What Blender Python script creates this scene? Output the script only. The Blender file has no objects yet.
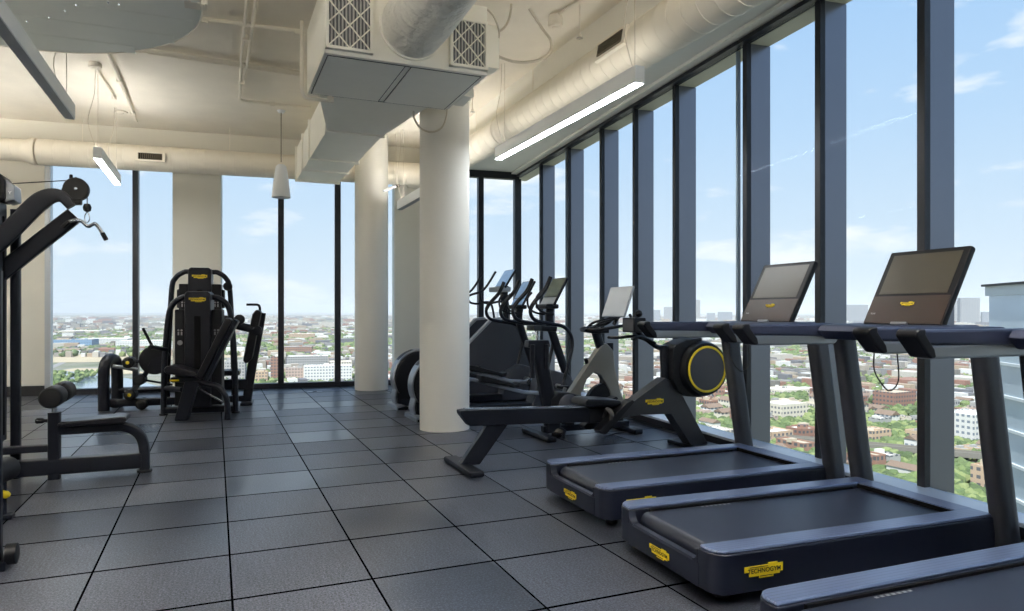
import bpy, bmesh, math, random
from mathutils import Vector, Matrix
R = math.radians
C = bpy.context.scene.collection
random.seed(7)

# ------------------------------------------------------------------ materials
def new_mat(name):
    m = bpy.data.materials.new(name); m.use_nodes = True
    nt = m.node_tree
    return m, nt, nt.nodes, nt.links, nt.nodes['Principled BSDF']

def srgb(r, g, b):
    f = lambda v: (v/255/12.92) if v/255 <= .04045 else ((v/255+.055)/1.055)**2.4
    return (f(r), f(g), f(b))

def mat(name, rgb, rough=.5, metal=0., var=.08, scale=6., bump=0., bscale=40., coat=0., emit=0., spec=.5):
    """principled colour with a little procedural mottling"""
    m, nt, N, L, P = new_mat(name)
    P.inputs['Roughness'].default_value = rough
    P.inputs['Metallic'].default_value = metal
    P.inputs['Specular IOR Level'].default_value = spec
    P.inputs['Coat Weight'].default_value = coat
    tc = N.new('ShaderNodeTexCoord'); nz = N.new('ShaderNodeTexNoise')
    nz.inputs['Scale'].default_value = scale; nz.inputs['Detail'].default_value = 4
    L.new(tc.outputs['Object'], nz.inputs['Vector'])
    mx = N.new('ShaderNodeMix'); mx.data_type = 'RGBA'
    mx.inputs[6].default_value = (*[c*(1-var) for c in rgb], 1)
    mx.inputs[7].default_value = (*[min(1, c*(1+var)) for c in rgb], 1)
    L.new(nz.outputs['Fac'], mx.inputs[0]); L.new(mx.outputs[2], P.inputs['Base Color'])
    if bump:
        n2 = N.new('ShaderNodeTexNoise'); n2.inputs['Scale'].default_value = bscale; n2.inputs['Detail'].default_value = 5
        L.new(tc.outputs['Object'], n2.inputs['Vector'])
        b = N.new('ShaderNodeBump'); b.inputs['Strength'].default_value = bump; b.inputs['Distance'].default_value = .01
        L.new(n2.outputs['Fac'], b.inputs['Height']); L.new(b.outputs['Normal'], P.inputs['Normal'])
    if emit:
        P.inputs['Emission Color'].default_value = (*rgb, 1); P.inputs['Emission Strength'].default_value = emit
    return m

M = {}
M['ceiling'] = mat('ceiling_paint', srgb(236, 229, 215), .85, var=.10, scale=2.2, bump=.5, bscale=5)
M['soffit'] = mat('soffit_paint', srgb(238, 235, 225), .8, var=.02)
M['wall'] = mat('wall_paint', srgb(222, 218, 206), .8, var=.02)
M['column'] = mat('column_paint', srgb(226, 223, 215), .7, var=.02, bump=.05)
M['duct'] = mat('duct_paint', srgb(236, 228, 211), .6, var=.04, bump=.06, bscale=14)
M['unit'] = mat('unit_paint', srgb(246, 243, 231), .5, var=.03)
M['pipe'] = mat('pipe_paint', srgb(232, 225, 210), .55, var=.04)
M['wrap'] = mat('duct_wrap', srgb(230, 227, 216), .42, var=.10, scale=5, bump=1.0, bscale=9)
for n_ in M['wrap'].node_tree.nodes:
    if n_.type == 'BUMP': n_.inputs['Distance'].default_value = .05
M['lampbody'] = mat('lamp_body', srgb(242, 244, 246), .45, var=.02)
M['lampglow'] = mat('lamp_glow', (.93, .97, 1), .5, emit=26)
M['added_up'] = mat('added_uplight', (1, .97, .92), .5, emit=20)  # added glow for lamp tops, lifts ceiling brightness
M['added_up_soft'] = mat('added_uplight_soft', (1, .96, .88), .5, emit=3.5)
M['added_up_strong'] = mat('added_uplight_strong', (1, .97, .92), .5, emit=150)
M['lampoff'] = mat('lamp_unlit_lens', srgb(170, 175, 182), .5)
M['grille'] = mat('grille', srgb(120, 108, 88), .6)
M['dark_slot'] = mat('dark_slot', srgb(9, 9, 11), .8, spec=.1)
M['mullion'] = mat('mullion_metal', srgb(34, 36, 43), .4, metal=.3, var=.05)
M['fin'] = mat('fin_metal', srgb(118, 121, 131), .28, metal=.85, var=.03)
M['silver_frame'] = mat('silver_frame', srgb(185, 190, 195), .35, metal=.5)
M['sill'] = mat('sill_metal', srgb(176, 186, 200), .3, metal=.1)
M['base'] = mat('baseboard_black', srgb(22, 23, 27), .5)
M['ext_soffit'] = mat('exterior_soffit', srgb(205, 200, 178), .7)
M['frame'] = mat('machine_frame', srgb(20, 23, 32), .36, metal=.1, var=.05, spec=.28)
M['shroud'] = mat('machine_shroud', srgb(20, 22, 30), .42, var=.05, spec=.25)
M['black'] = mat('black_plastic', srgb(14, 15, 20), .45, var=.08, spec=.25)
M['pad'] = mat('black_vinyl', srgb(14, 15, 21), .36, var=.08, spec=.3)
M['foam'] = mat('black_foam', srgb(12, 13, 17), .5, var=.1, spec=.25)
M['yellow'] = mat('yellow_enamel', srgb(236, 205, 30), .45, var=.03)
M['ink'] = mat('badge_ink', srgb(22, 22, 16), .6)
M['chrome'] = mat('chrome', srgb(200, 205, 212), .2, metal=.95, var=.03)
M['satin'] = mat('satin_aluminium', srgb(150, 154, 160), .38, metal=.8, var=.05)
M['tread_body'] = mat('treadmill_body', srgb(20, 24, 38), .34, var=.05, spec=.35)
M['tread_post'] = mat('treadmill_post', srgb(66, 68, 75), .38, metal=.6, var=.05)
M['tread_grip'] = mat('treadmill_grip', srgb(34, 41, 64), .5, var=.05)
M['belt'] = mat('running_belt', srgb(25, 29, 43), .42, var=.12, scale=4, bump=.08, bscale=300)
M['bezel'] = mat('console_glass_lower', srgb(46, 34, 28), .34, var=.03)
M['display'] = mat('console_display', srgb(58, 54, 44), .34, var=.03)
M['screen_on'] = mat('bike_display', srgb(176, 178, 180), .25, var=.1, scale=3)
M['screen_painted_sky'] = mat('painted_sky_display', srgb(120, 150, 186), .2, var=.35, scale=14, emit=.22)  # sky reflection painted into the colour as a faint glow
M['screen_green'] = mat('dull_display', srgb(100, 106, 92), .18, metal=.2, var=.08, scale=9)
M['bike_silver'] = mat('bike_silver', srgb(138, 135, 130), .3, metal=.7, var=.05)
M['machine_grey'] = mat('stair_panel', srgb(56, 58, 66), .45, metal=.2, var=.05)
M['edge_grey'] = mat('stair_edge', srgb(160, 164, 170), .4, metal=.4)
M['cable'] = mat('cable_black', srgb(30, 30, 32), .6)
M['cablew'] = mat('cable_painted', srgb(205, 196, 180), .6)
M['rower_grey'] = mat('rower_frame_grey', srgb(46, 47, 52), .4, metal=.3)
M['label'] = mat('label_grey', srgb(150, 150, 152), .5)
M['filter'] = None

def brushed(name, rgb):
    m, nt, N, L, P = new_mat(name)
    tc = N.new('ShaderNodeTexCoord'); sp = N.new('ShaderNodeSeparateXYZ'); L.new(tc.outputs['Object'], sp.inputs[0])
    a = N.new('ShaderNodeMath'); a.operation = 'MULTIPLY'; a.inputs[1].default_value = 47; L.new(sp.outputs[1], a.inputs[0])
    b = N.new('ShaderNodeMath'); b.operation = 'FRACT'; L.new(a.outputs[0], b.inputs[0])
    mp = N.new('ShaderNodeMapping'); mp.inputs['Scale'].default_value = (1.2, 260, 0); L.new(tc.outputs['Object'], mp.inputs['Vector'])
    nz = N.new('ShaderNodeTexNoise'); nz.inputs['Scale'].default_value = 1; nz.inputs['Detail'].default_value = 1; L.new(mp.outputs[0], nz.inputs['Vector'])
    g = N.new('ShaderNodeMath'); g.operation = 'LESS_THAN'; g.inputs[1].default_value = .14; L.new(b.outputs[0], g.inputs[0])
    c = N.new('ShaderNodeMath'); c.operation = 'MULTIPLY_ADD'; c.inputs[1].default_value = -.45; L.new(g.outputs[0], c.inputs[0]); c.inputs[2].default_value = .85
    d = N.new('ShaderNodeMath'); d.operation = 'MULTIPLY_ADD'; d.inputs[1].default_value = .3; L.new(nz.outputs['Fac'], d.inputs[0]); L.new(c.outputs[0], d.inputs[2])
    v = N.new('ShaderNodeVectorMath'); v.operation = 'SCALE'; v.inputs[0].default_value = rgb; L.new(d.outputs[0], v.inputs['Scale'])
    L.new(v.outputs[0], P.inputs['Base Color']); P.inputs['Roughness'].default_value = .32; P.inputs['Metallic'].default_value = .3
    return m
M['rail'] = brushed('brushed_rail', srgb(98, 110, 140))

def filter_mat():
    m, nt, N, L, P = new_mat('pleated_filter')
    tc = N.new('ShaderNodeTexCoord'); w = N.new('ShaderNodeTexWave'); w.wave_type = 'BANDS'; w.bands_direction = 'X'
    w.inputs['Scale'].default_value = 11; w.inputs['Distortion'].default_value = .3
    L.new(tc.outputs['Object'], w.inputs['Vector'])
    cr = N.new('ShaderNodeValToRGB')
    cr.color_ramp.elements[0].color = (*srgb(86, 88, 92), 1); cr.color_ramp.elements[1].color = (*srgb(200, 200, 196), 1)
    L.new(w.outputs['Color'], cr.inputs['Fac']); L.new(cr.outputs['Color'], P.inputs['Base Color'])
    b = N.new('ShaderNodeBump'); b.inputs['Strength'].default_value = .8; b.inputs['Distance'].default_value = .02
    L.new(w.outputs['Color'], b.inputs['Height']); L.new(b.outputs['Normal'], P.inputs['Normal'])
    P.inputs['Roughness'].default_value = .9
    return m
M['filter'] = filter_mat()

def glass_mat(name='window_glass', tint=(.93, .965, .985), refl=.003):
    m, nt, N, L, P = new_mat(name)
    N.remove(P)
    out = N['Material Output']
    t = N.new('ShaderNodeBsdfTransparent'); t.inputs['Color'].default_value = (*tint, 1)
    g = N.new('ShaderNodeBsdfGlossy'); g.inputs['Roughness'].default_value = .02
    fr = N.new('ShaderNodeFresnel'); fr.inputs['IOR'].default_value = 1.45
    mu = N.new('ShaderNodeMath'); mu.operation = 'MULTIPLY'; mu.inputs[1].default_value = refl
    mx = N.new('ShaderNodeMixShader')
    L.new(fr.outputs[0], mu.inputs[0]); L.new(mu.outputs[0], mx.inputs[0])
    L.new(t.outputs[0], mx.inputs[1]); L.new(g.outputs[0], mx.inputs[2]); L.new(mx.outputs[0], out.inputs['Surface'])
    return m
M['glass'] = glass_mat()

def floor_mat():
    m, nt, N, L, P = new_mat('rubber_tiles')
    tc = N.new('ShaderNodeTexCoord'); sp = N.new('ShaderNodeSeparateXYZ'); L.new(tc.outputs['Object'], sp.inputs[0])
    def mth(op, a, b=None, c=None):
        n = N.new('ShaderNodeMath'); n.operation = op
        for i, v in enumerate((a, b, c)):
            if v is None: continue
            if isinstance(v, (int, float)): n.inputs[i].default_value = v
            else: L.new(v, n.inputs[i])
        return n.outputs[0]
    T = .61
    u = mth('DIVIDE', mth('SUBTRACT', sp.outputs[0], .066), T); v = mth('DIVIDE', mth('SUBTRACT', sp.outputs[1], .215), T)
    fu, fv = mth('FRACT', u), mth('FRACT', v)
    du = mth('MINIMUM', fu, mth('SUBTRACT', 1., fu)); dv = mth('MINIMUM', fv, mth('SUBTRACT', 1., fv))
    seam = mth('MAXIMUM', mth('LESS_THAN', du, .0085), mth('LESS_THAN', dv, .015))
    cu, cv = mth('FLOOR', u), mth('FLOOR', v)
    cmb = N.new('ShaderNodeCombineXYZ'); L.new(cu, cmb.inputs[0]); L.new(cv, cmb.inputs[1])
    wn = N.new('ShaderNodeTexWhiteNoise'); L.new(cmb.outputs[0], wn.inputs['Vector'])
    # brushed grain whose direction differs from tile to tile
    def grain(sx, sy):
        mp = N.new('ShaderNodeMapping'); mp.inputs['Scale'].default_value = (sx, sy, 1); L.new(tc.outputs['Object'], mp.inputs['Vector'])
        nz = N.new('ShaderNodeTexNoise'); nz.inputs['Scale'].default_value = 1; nz.inputs['Detail'].default_value = 3; L.new(mp.outputs[0], nz.inputs['Vector'])
        return nz.outputs['Fac']
    ga, gb = grain(5, 95), grain(95, 5)
    par = mth('GREATER_THAN', wn.outputs['Value'], .5)
    gm = N.new('ShaderNodeMix'); L.new(par, gm.inputs[0]); L.new(ga, gm.inputs[2]); L.new(gb, gm.inputs[3])
    n1 = N.new('ShaderNodeTexNoise'); n1.inputs['Scale'].default_value = 170; n1.inputs['Detail'].default_value = 2
    L.new(tc.outputs['Object'], n1.inputs['Vector'])
    n2 = N.new('ShaderNodeTexNoise'); n2.inputs['Scale'].default_value = 1.6; n2.inputs['Detail'].default_value = 5
    L.new(tc.outputs['Object'], n2.inputs['Vector'])
    k = mth('ADD', mth('MULTIPLY', wn.outputs['Value'], .60), .18)
    k = mth('ADD', k, mth('MULTIPLY', mth('SUBTRACT', gm.outputs[0], .2), 1.1))
    k = mth('ADD', k, mth('MULTIPLY', mth('SUBTRACT', n1.outputs['Fac'], .5), 4.5))
    k = mth('ADD', k, mth('MULTIPLY', mth('SUBTRACT', n2.outputs['Fac'], .5), .45))
    n3 = N.new('ShaderNodeTexNoise'); n3.inputs['Scale'].default_value = 95; n3.inputs['Detail'].default_value = 1; L.new(tc.outputs['Object'], n3.inputs['Vector'])
    k = mth('ADD', k, mth('MULTIPLY', mth('SUBTRACT', n3.outputs['Fac'], .5), 4.0))
    k = mth('MAXIMUM', k, .2)
    k = mth('MULTIPLY', k, mth('SUBTRACT', 1., mth('MULTIPLY', seam, .97)))
    sc = N.new('ShaderNodeVectorMath'); sc.operation = 'SCALE'; sc.inputs[0].default_value = srgb(74, 77, 87)
    L.new(k, sc.inputs['Scale']); L.new(sc.outputs[0], P.inputs['Base Color'])
    ro = mth('ADD', mth('MULTIPLY', wn.outputs['Value'], .22), .27); L.new(ro, P.inputs['Roughness'])
    L.new(mth('MULTIPLY', mth('SUBTRACT', 1., seam), .6), P.inputs['Specular IOR Level'])
    b = N.new('ShaderNodeBump'); b.inputs['Strength'].default_value = .35; b.inputs['Distance'].default_value = .004
    hh = mth('SUBTRACT', mth('MULTIPLY', n1.outputs['Fac'], .5), seam)
    L.new(hh, b.inputs['Height']); L.new(b.outputs['Normal'], P.inputs['Normal'])
    return m
M['floor'] = floor_mat()

# ------------------------------------------------------------------ mesh building
class MB:
    def __init__(s): s.bm = bmesh.new()
    def _add(s, verts, faces, bevel=0., seg=2, mtx=None, mi=0, ang=25):
        t = bmesh.new()
        vs = [t.verts.new(v) for v in verts]
        for f in faces:
            try: t.faces.new([vs[i] for i in f])
            except ValueError: pass
        bmesh.ops.recalc_face_normals(t, faces=t.faces)
        if bevel > 0:
            t.normal_update()
            es = [e for e in t.edges if len(e.link_faces) == 2 and e.calc_face_angle(0) > R(ang)]
            bmesh.ops.bevel(t, geom=es, offset=bevel, segments=seg, affect='EDGES', profile=.5, clamp_overlap=True)
        if mtx is not None: bmesh.ops.transform(t, matrix=mtx, verts=t.verts)
        for f in t.faces: f.material_index = mi
        me = bpy.data.meshes.new('t'); t.to_mesh(me); t.free(); s.bm.from_mesh(me); bpy.data.meshes.remove(me)
        return s
    def box(s, x0, x1, y0, y1, z0, z1, bevel=0., mtx=None, mi=0, seg=2):
        v = [(x, y, z) for x in (x0, x1) for y in (y0, y1) for z in (z0, z1)]
        f = [(0, 1, 3, 2), (4, 6, 7, 5), (0, 4, 5, 1), (2, 3, 7, 6), (0, 2, 6, 4), (1, 5, 7, 3)]
        return s._add(v, f, bevel, seg, mtx, mi)
    def prism(s, prof, y0, y1, bevel=0., axis='y', mtx=None, mi=0, seg=2, ang=25):
        """outline extruded: axis y -> (x,z) outline, axis z -> (x,y), axis x -> (y,z)"""
        n = len(prof)
        if axis == 'y': mk = lambda p, d: (p[0], d, p[1])
        elif axis == 'z': mk = lambda p, d: (p[0], p[1], d)
        else: mk = lambda p, d: (d, p[0], p[1])
        v = [mk(p, y0) for p in prof] + [mk(p, y1) for p in prof]
        f = [tuple(range(n)), tuple(range(2*n-1, n-1, -1))] + [(i, (i+1) % n, n+(i+1) % n, n+i) for i in range(n)]
        return s._add(v, f, bevel, seg, mtx, mi, ang)
    def tube(s, pts, r, b=None, seg=12, n=2., ref=None, mtx=None, mi=0, closed=False):
        """sweep a superellipse of radii r (in the bending plane, list allowed) and b (along ref) along pts"""
        pts = [Vector(p) for p in pts]; m = len(pts)
        rs = r if isinstance(r, (list, tuple)) else [r]*m
        bs = (b if isinstance(b, (list, tuple)) else [b]*m) if b is not None else rs
        tn = []
        for i in range(m):
            if closed: t = pts[(i+1) % m]-pts[i-1]
            else: t = pts[min(i+1, m-1)]-pts[max(i-1, 0)]
            tn.append(t.normalized())
        if ref is None:
            t = tn[0]; a = Vector((0, 1, 0)) if abs(t.y) < .8 else Vector((0, 0, 1))
        else: a = Vector(ref)
        verts = []; bd = (a - tn[0]*a.dot(tn[0])).normalized()
        for i in range(m):
            t = tn[i]
            src = Vector(ref) if ref is not None else bd
            bb = src - t*src.dot(t)
            bd = bb.normalized() if bb.length > 1e-6 else bd
            ad = t.cross(bd)
            for k in range(seg):
                th = 2*math.pi*(k+.5)/seg; c, q = math.cos(th), math.sin(th)
                e = 2./n
                x = math.copysign(abs(c)**e, c)*rs[i]; y = math.copysign(abs(q)**e, q)*bs[i]
                verts.append(pts[i]+ad*x+bd*y)
        f = []
        for i in range(m if closed else m-1):
            for k in range(seg):
                a0, a1 = i*seg+k, i*seg+(k+1) % seg; j = (i+1) % m
                f.append((a0, a1, j*seg+(k+1) % seg, j*seg+k))
        if not closed: f += [tuple(range(seg-1, -1, -1)), tuple((m-1)*seg+k for k in range(seg))]
        return s._add(verts, f, 0, 2, mtx, mi)
    def lathe(s, prof, p0=(0, 0, 0), ax=(0, 0, 1), seg=32, mtx=None, mi=0):
        """prof = [(radius, distance along the axis)]"""
        ax = Vector(ax).normalized(); o = Vector(p0)
        u = ax.orthogonal().normalized(); w = ax.cross(u); verts = []; f = []
        for r, h in prof:
            for k in range(seg):
                t = 2*math.pi*k/seg; verts.append(o+ax*h+(u*math.cos(t)+w*math.sin(t))*max(r, 1e-4))
        for i in range(len(prof)-1):
            for k in range(seg): f.append((i*seg+k, i*seg+(k+1) % seg, (i+1)*seg+(k+1) % seg, (i+1)*seg+k))
        f += [tuple(range(seg-1, -1, -1)), tuple((len(prof)-1)*seg+k for k in range(seg))]
        return s._add(verts, f, 0, 2, mtx, mi)
    def cyl(s, p0, p1, r, seg=20, bev=.003, mi=0, mtx=None):
        d = Vector(p1)-Vector(p0); h = d.length; bev = min(bev, r*.5, h*.4)
        return s.lathe([(r-bev, 0), (r, bev), (r, h-bev), (r-bev, h)], p0, d, seg, mtx, mi)
    def build(s, name, m, parent=None, smooth=35):
        me = bpy.data.meshes.new(name); s.bm.to_mesh(me); s.bm.free()
        for mm in (m if isinstance(m, (list, tuple)) else [m]): me.materials.append(mm)
        me.polygons.foreach_set('use_smooth', [True]*len(me.polygons))
        me.set_sharp_from_angle(angle=R(smooth))
        o = bpy.data.objects.new(name, me); C.objects.link(o)
        if parent is not None: o.parent = parent
        if len(me.polygons) > 6:
            w = o.modifiers.new('weighted', 'WEIGHTED_NORMAL'); w.keep_sharp = True; w.weight = 100
        return o

def spline(pts, k=6):
    P = [Vector(p) for p in pts]; out = []
    for i in range(len(P)-1):
        a, b, c, d = P[max(i-1, 0)], P[i], P[i+1], P[min(i+2, len(P)-1)]
        for j in range(k):
            t = j/k
            out.append(.5*((2*b)+(c-a)*t+(2*a-5*b+4*c-d)*t*t+(3*b-a-3*c+d)*t**3))
    out.append(P[-1]); return out

def xz(pts, y): return [(p[0], y, p[1]) for p in pts]

def tag(o, label=None, cat=None, group=None, kind=None):
    if label: o['label'] = label
    if cat: o['category'] = cat
    if group: o['group'] = group
    if kind: o['kind'] = kind
    return o

def thing(name, label, cat, loc=(0, 0, 0), rz=0., group=None):
    o = bpy.data.objects.new(name, None); C.objects.link(o)
    o.empty_display_size = .1; o.location = loc; o.rotation_euler = (0, 0, R(rz))
    return tag(o, label, cat, group)

def struct(name, mb, m, parent=None, smooth=35):
    o = mb.build(name, m, parent, smooth)
    if parent is None: o['kind'] = 'structure'
    return o

def copy_tree(o, parent=None):
    c = o.copy(); C.objects.link(c)
    if parent is not None: c.parent = parent
    for ch in list(o.children): copy_tree(ch, c)
    return c

_txt = {}
def lettering(text, width, m, parent, mtx, name='lettering'):
    if text not in _txt:
        cu = bpy.data.curves.new('lettering', 'FONT'); cu.body = text; cu.size = 1; cu.extrude = .01; cu.offset = .012
        cu.align_x = 'CENTER'; cu.align_y = 'CENTER'
        o = bpy.data.objects.new('tmp', cu); C.objects.link(o)
        dg = bpy.context.evaluated_depsgraph_get(); dg.update()
        me = bpy.data.meshes.new_from_object(o.evaluated_get(dg)); bpy.data.objects.remove(o); bpy.data.curves.remove(cu)
        me.name = 'lettering'; me.materials.clear(); me.materials.append(m)
        _txt[text] = (me, max(v.co.x for v in me.vertices)-min(v.co.x for v in me.vertices))
    me, w = _txt[text]
    o = bpy.data.objects.new(name, me); C.objects.link(o); o.parent = parent
    o.matrix_local = mtx @ Matrix.Scale(width/w, 4)
    return o

def badge(parent, pos, w, rx=90, rz=0, ry=0, text='TECHNOGYM'):
    """stepped yellow maker's plate, standing upright and facing -y unless turned"""
    h = w*.22
    pr = [(-.5, .5), (.12, .5), (.12, .66), (.36, .66), (.36, .5), (.5, .5), (.5, -.30), (.42, -.30), (.42, -.5), (.25, -.5), (.25, -.72), (-.12, -.72), (-.12, -.5), (-.38, -.5), (-.38, -.05), (-.5, -.05)]
    mb = MB(); mb.prism([(x*w, y*h) for x, y in pr], 0, .003, axis='z')
    o = mb.build('badge', M['yellow'], parent)
    o.matrix_local = Matrix.Translation(pos) @ Matrix.Rotation(R(rz), 4, 'Z') @ Matrix.Rotation(R(rx), 4, 'X') @ Matrix.Rotation(R(ry), 4, 'Y')
    lettering(text, w*.86, M['ink'], o, Matrix.Translation((.01*w, 0, .0045)))
    mb = MB(); mb.box(-.1*w, .22*w, -.56*h, -.50*h, .003, .005); mb.box(-.36*w, .1*w, .36*h, .41*h, .003, .005)
    mb.build('badge_line', M['ink'], o)
    return o

# ------------------------------------------------------------------ tile-aligned frame (5.4 degrees off the walls)
TA = R(5.4)
def tw(p, q): return (p*math.cos(TA)-q*math.sin(TA), p*math.sin(TA)+q*math.cos(TA))
def tthing(name, label, cat, group=None): return thing(name, label, cat, (0, 0, 0), 5.4, group)

XW, YB, XL, YN = 3.96, 12.06, -6.5, -5.0
CZ, SZ = 4.10, 3.78

# ------------------------------------------------------------------ room shell
mb = MB(); mb.box(-9, 7, -9, 13, -.2, 0)
fl = struct('floor', mb, M['floor']); fl.rotation_euler = (0, 0, TA)
# trim the floor slab to the room outline
def clip(o):
    bm = bmesh.new(); bm.from_mesh(o.data); bmesh.ops.transform(bm, matrix=Matrix.Rotation(TA, 4, 'Z'), verts=bm.verts)
    for co, no in (((XL, 0, 0), (-1, 0, 0)), ((XW+.02, 0, 0), (1, 0, 0)), ((0, YB+.02, 0), (0, 1, 0)), ((0, YN, 0), (0, -1, 0))):
        g = bm.verts[:]+bm.edges[:]+bm.faces[:]
        bmesh.ops.bisect_plane(bm, geom=g, plane_co=co, plane_no=no, clear_outer=True)
        bmesh.ops.holes_fill(bm, edges=[e for e in bm.edges if e.is_boundary])
    bmesh.ops.transform(bm, matrix=Matrix.Rotation(-TA, 4, 'Z'), verts=bm.verts); bm.to_mesh(o.data); bm.free()
clip(fl)
mb = MB(); mb.box(XL, XW+.3, YN, YB+.3, CZ, CZ+.3)
struct('ceiling', mb, M['ceiling'])
# plaster bulkhead over the window side
x0a, x0b = 3.42/math.cos(TA)-YN*math.tan(TA), 3.42/math.cos(TA)-YB*math.tan(TA)
mb = MB(); mb.prism([(3.81, YN), (3.81, YB), (x0b, YB), (3.42/math.cos(TA)+4*math.tan(TA)*0-.0, 0), (3.75, YN)], SZ, CZ, axis='z')
struct('ceiling_bulkhead', mb, M['soffit'])
mb = MB(); mb.box(3.81, XW, YN, YB, 3.745, CZ); mb.box(3.90, 3.96, YN, YB, 3.738, 3.745)
struct('trim_1', mb, M['soffit'])
mb = MB(); mb.box(3.90, 4.0, YN, YB+.04, 3.70, 3.742)
struct('trim_2', mb, M['mullion'])
mb = MB(); mb.box(4.0, 4.2, YN, YB+.3, 3.695, 3.9)
struct('trim_3', mb, M['ext_soffit'])
# walls
mb = MB(); mb.box(XL-.2, XL, YN, YB+.2, 0, CZ); struct('wall_left', mb, M['wall'])
mb = MB(); mb.box(XL, XW+.3, YN-.2, YN, 0, CZ); struct('wall_near', mb, mat('charcoal_paint', srgb(62, 64, 70), .8))  # unseen wall, made dark to cut the light it bounces back
mb = MB()
mb.box(XL, -3.50, YB, YB+.25, 0, CZ)
mb.box(-3.50, XW, YB, YB+.25, SZ, CZ)
struct('wall_back', mb, M['wall'])
mb = MB(); mb.box(-1.76, -1.062, YB-.05, YB+.25, 0, SZ); mb.box(1.70, 2.62, YB-.05, YB+.25, 0, SZ)
struct('wall_piers', mb, M['wall'])
mb = MB(); mb.box(XL, -3.50, YB-.015, YB, 0, .15, .003); struct('baseboard_left', mb, M['base'])
mb = MB(); mb.box(-1.77, -1.05, YB-.065, YB-.05, 0, .085, .003); mb.box(1.69, 2.63, YB-.065, YB-.05, 0, .085, .003)
struct('baseboard_back', mb, M['base'])
mb = MB(); mb.box(-3.50, XW, YB-.02, YB+.1, 3.655, SZ+.005); struct('trim_4', mb, M['mullion'])
mb = MB(); mb.box(-3.50, XW, YB-.04, YB+.1, 0, .085, .004); struct('trim_5', mb, M['mullion'])
mb = MB(); mb.box(-3.50, -3.425, YB-.02, YB+.1, .085, 3.655); struct('trim_6', mb, M['silver_frame'])
for i, (a, b) in enumerate([(-2.323, -2.245), (-.196, -.103), (.705, .802), (3.189, 3.285), (3.87, 3.99)]):
    mb = MB(); mb.box(a, b, YB-.05, YB+.08, .08, 3.66, .004); struct('trim_%d' % (7+i), mb, M['mullion'])
# back panes, each a window
bx = [(-3.425, -2.323), (-2.245, -1.76), (-1.062, -.196), (-.103, .705), (.802, 1.70), (2.62, 3.189), (3.285, 3.87)]
for i, (a, b) in enumerate(bx):
    mb = MB(); mb.box(a, b, YB+.02, YB+.032, .085, 3.655); struct('window_%d' % (1+i), mb, M['glass'])
# right curtain wall: low sill, mullions, fins, panes
mb = MB(); mb.box(3.80, 4.0, YN, YB, .075, .1, .003); o = struct('trim_12', mb, M['sill'])
mb = MB(); mb.box(3.83, 4.0, YN, YB, 0, .075); struct('trim_13', mb, M['mullion'])
my = [-4.2, -3.26, -2.0, -1.07, -.13, 1.05, 2.0, 3.565, 4.51, 5.435, 6.67, 7.60, 8.55, 9.72, 10.93]
for i, y in enumerate(my):
    mb = MB(); mb.box(3.952, 4.0, y-.030, y+.030, .1, 3.70, .003)
    o = struct('trim_%d' % (20+i), mb, M['mullion'])
    mb = MB(); mb.box(4.0, 4.21, y-.03, y+.035, -.3, 3.695, .004)
    o = struct('trim_%d' % (40+i), mb, M['fin'])
ys = [YN]+my+[YB+.02]
for i in range(len(ys)-1):
    mb = MB(); mb.box(3.965, 3.977, ys[i]+.033, ys[i+1]-.033, .1, 3.70)
    struct('window_%d' % (8+i), mb, M['glass'])
for i, y in enumerate((5.60, 9.87, 2.2)):      # slim pale gasket posts beside three of the mullions
    mb = MB(); mb.box(3.985, 4.02, y-.012, y+.012, .1, 3.69); struct('trim_%d' % (60+i), mb, M['silver_frame'])
# outside slab edge under the glass
mb = MB(); mb.box(4.0, 4.15, YN, YB+.3, -.6, .06); mb.box(XL, 4.15, YB+.1, YB+.28, -.6, -.02); struct('trim_70', mb, M['ext_soffit'])

# the rest of the building above and below this floor
mb = MB(); mb.box(XL-.2, 4.0, YN-.2, YB+.12, CZ+.3, 45); struct('wall_upper', mb, M['soffit'])
mb = MB(); mb.box(XL-.2, 4.0, YN-.2, YB+.12, -78.7, -.65); struct('wall_lower', mb, M['soffit'])

# columns
for i, (x, y) in enumerate([(1.578, 7.37), (1.249, 11.46)]):
    mb = MB(); mb.lathe([(.266, 0), (.266, CZ)], (x, y, 0), seg=64)
    o = struct('column_%d' % (i+1), mb, M['column'])

# ------------------------------------------------------------------ ceiling services
AX = R(5.4)
def T3(p, q, z): x, y = tw(p, q); return (x, y, z)

# air handler ------------------------------------------------------
AH = tthing('air_handler', 'large cream box air handler with two pleated filters, hung before the column', 'air conditioner')
p0, p1, q0, q1, z0, z1 = .79, 2.17, 5.66, 6.80, 3.30, 3.90
mb = MB(); mb.box(p0, p1, q0, q1, z0, z1, .008); mb.build('casing', M['unit'], AH)
mb = MB(); mb.box(p0+.04, 1.45, q0+.05, q1-.05, z0-.006, z0+.01, .003); mb.build('access_panel', M['unit'], AH)
mb = MB(); mb.box(1.51, p1-.05, q0+.05, q1-.05, z0-.006, z0+.01, .003); mb.build('access_panel', M['unit'], AH)
mb = MB(); mb.box(1.453, 1.456, q0+.04, q1-.04, z0-.004, z0+.01); mb.box(1.504, 1.507, q0+.04, q1-.04, z0-.004, z0+.01)
mb.box(p0+.03, p1-.04, q0+.041, q0+.044, z0-.004, z0+.01); mb.box(p0+.031, p0+.034, q0+.04, q1-.04, z0-.004, z0+.01); mb.box(p1-.045, p1-.042, q0+.04, q1-.04, z0-.004, z0+.01)
mb.box(p0+.03, p1-.04, q1-.043, q1-.04, z0-.004, z0+.01)
mb.build('panel_gap', M['dark_slot'], AH)
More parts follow.
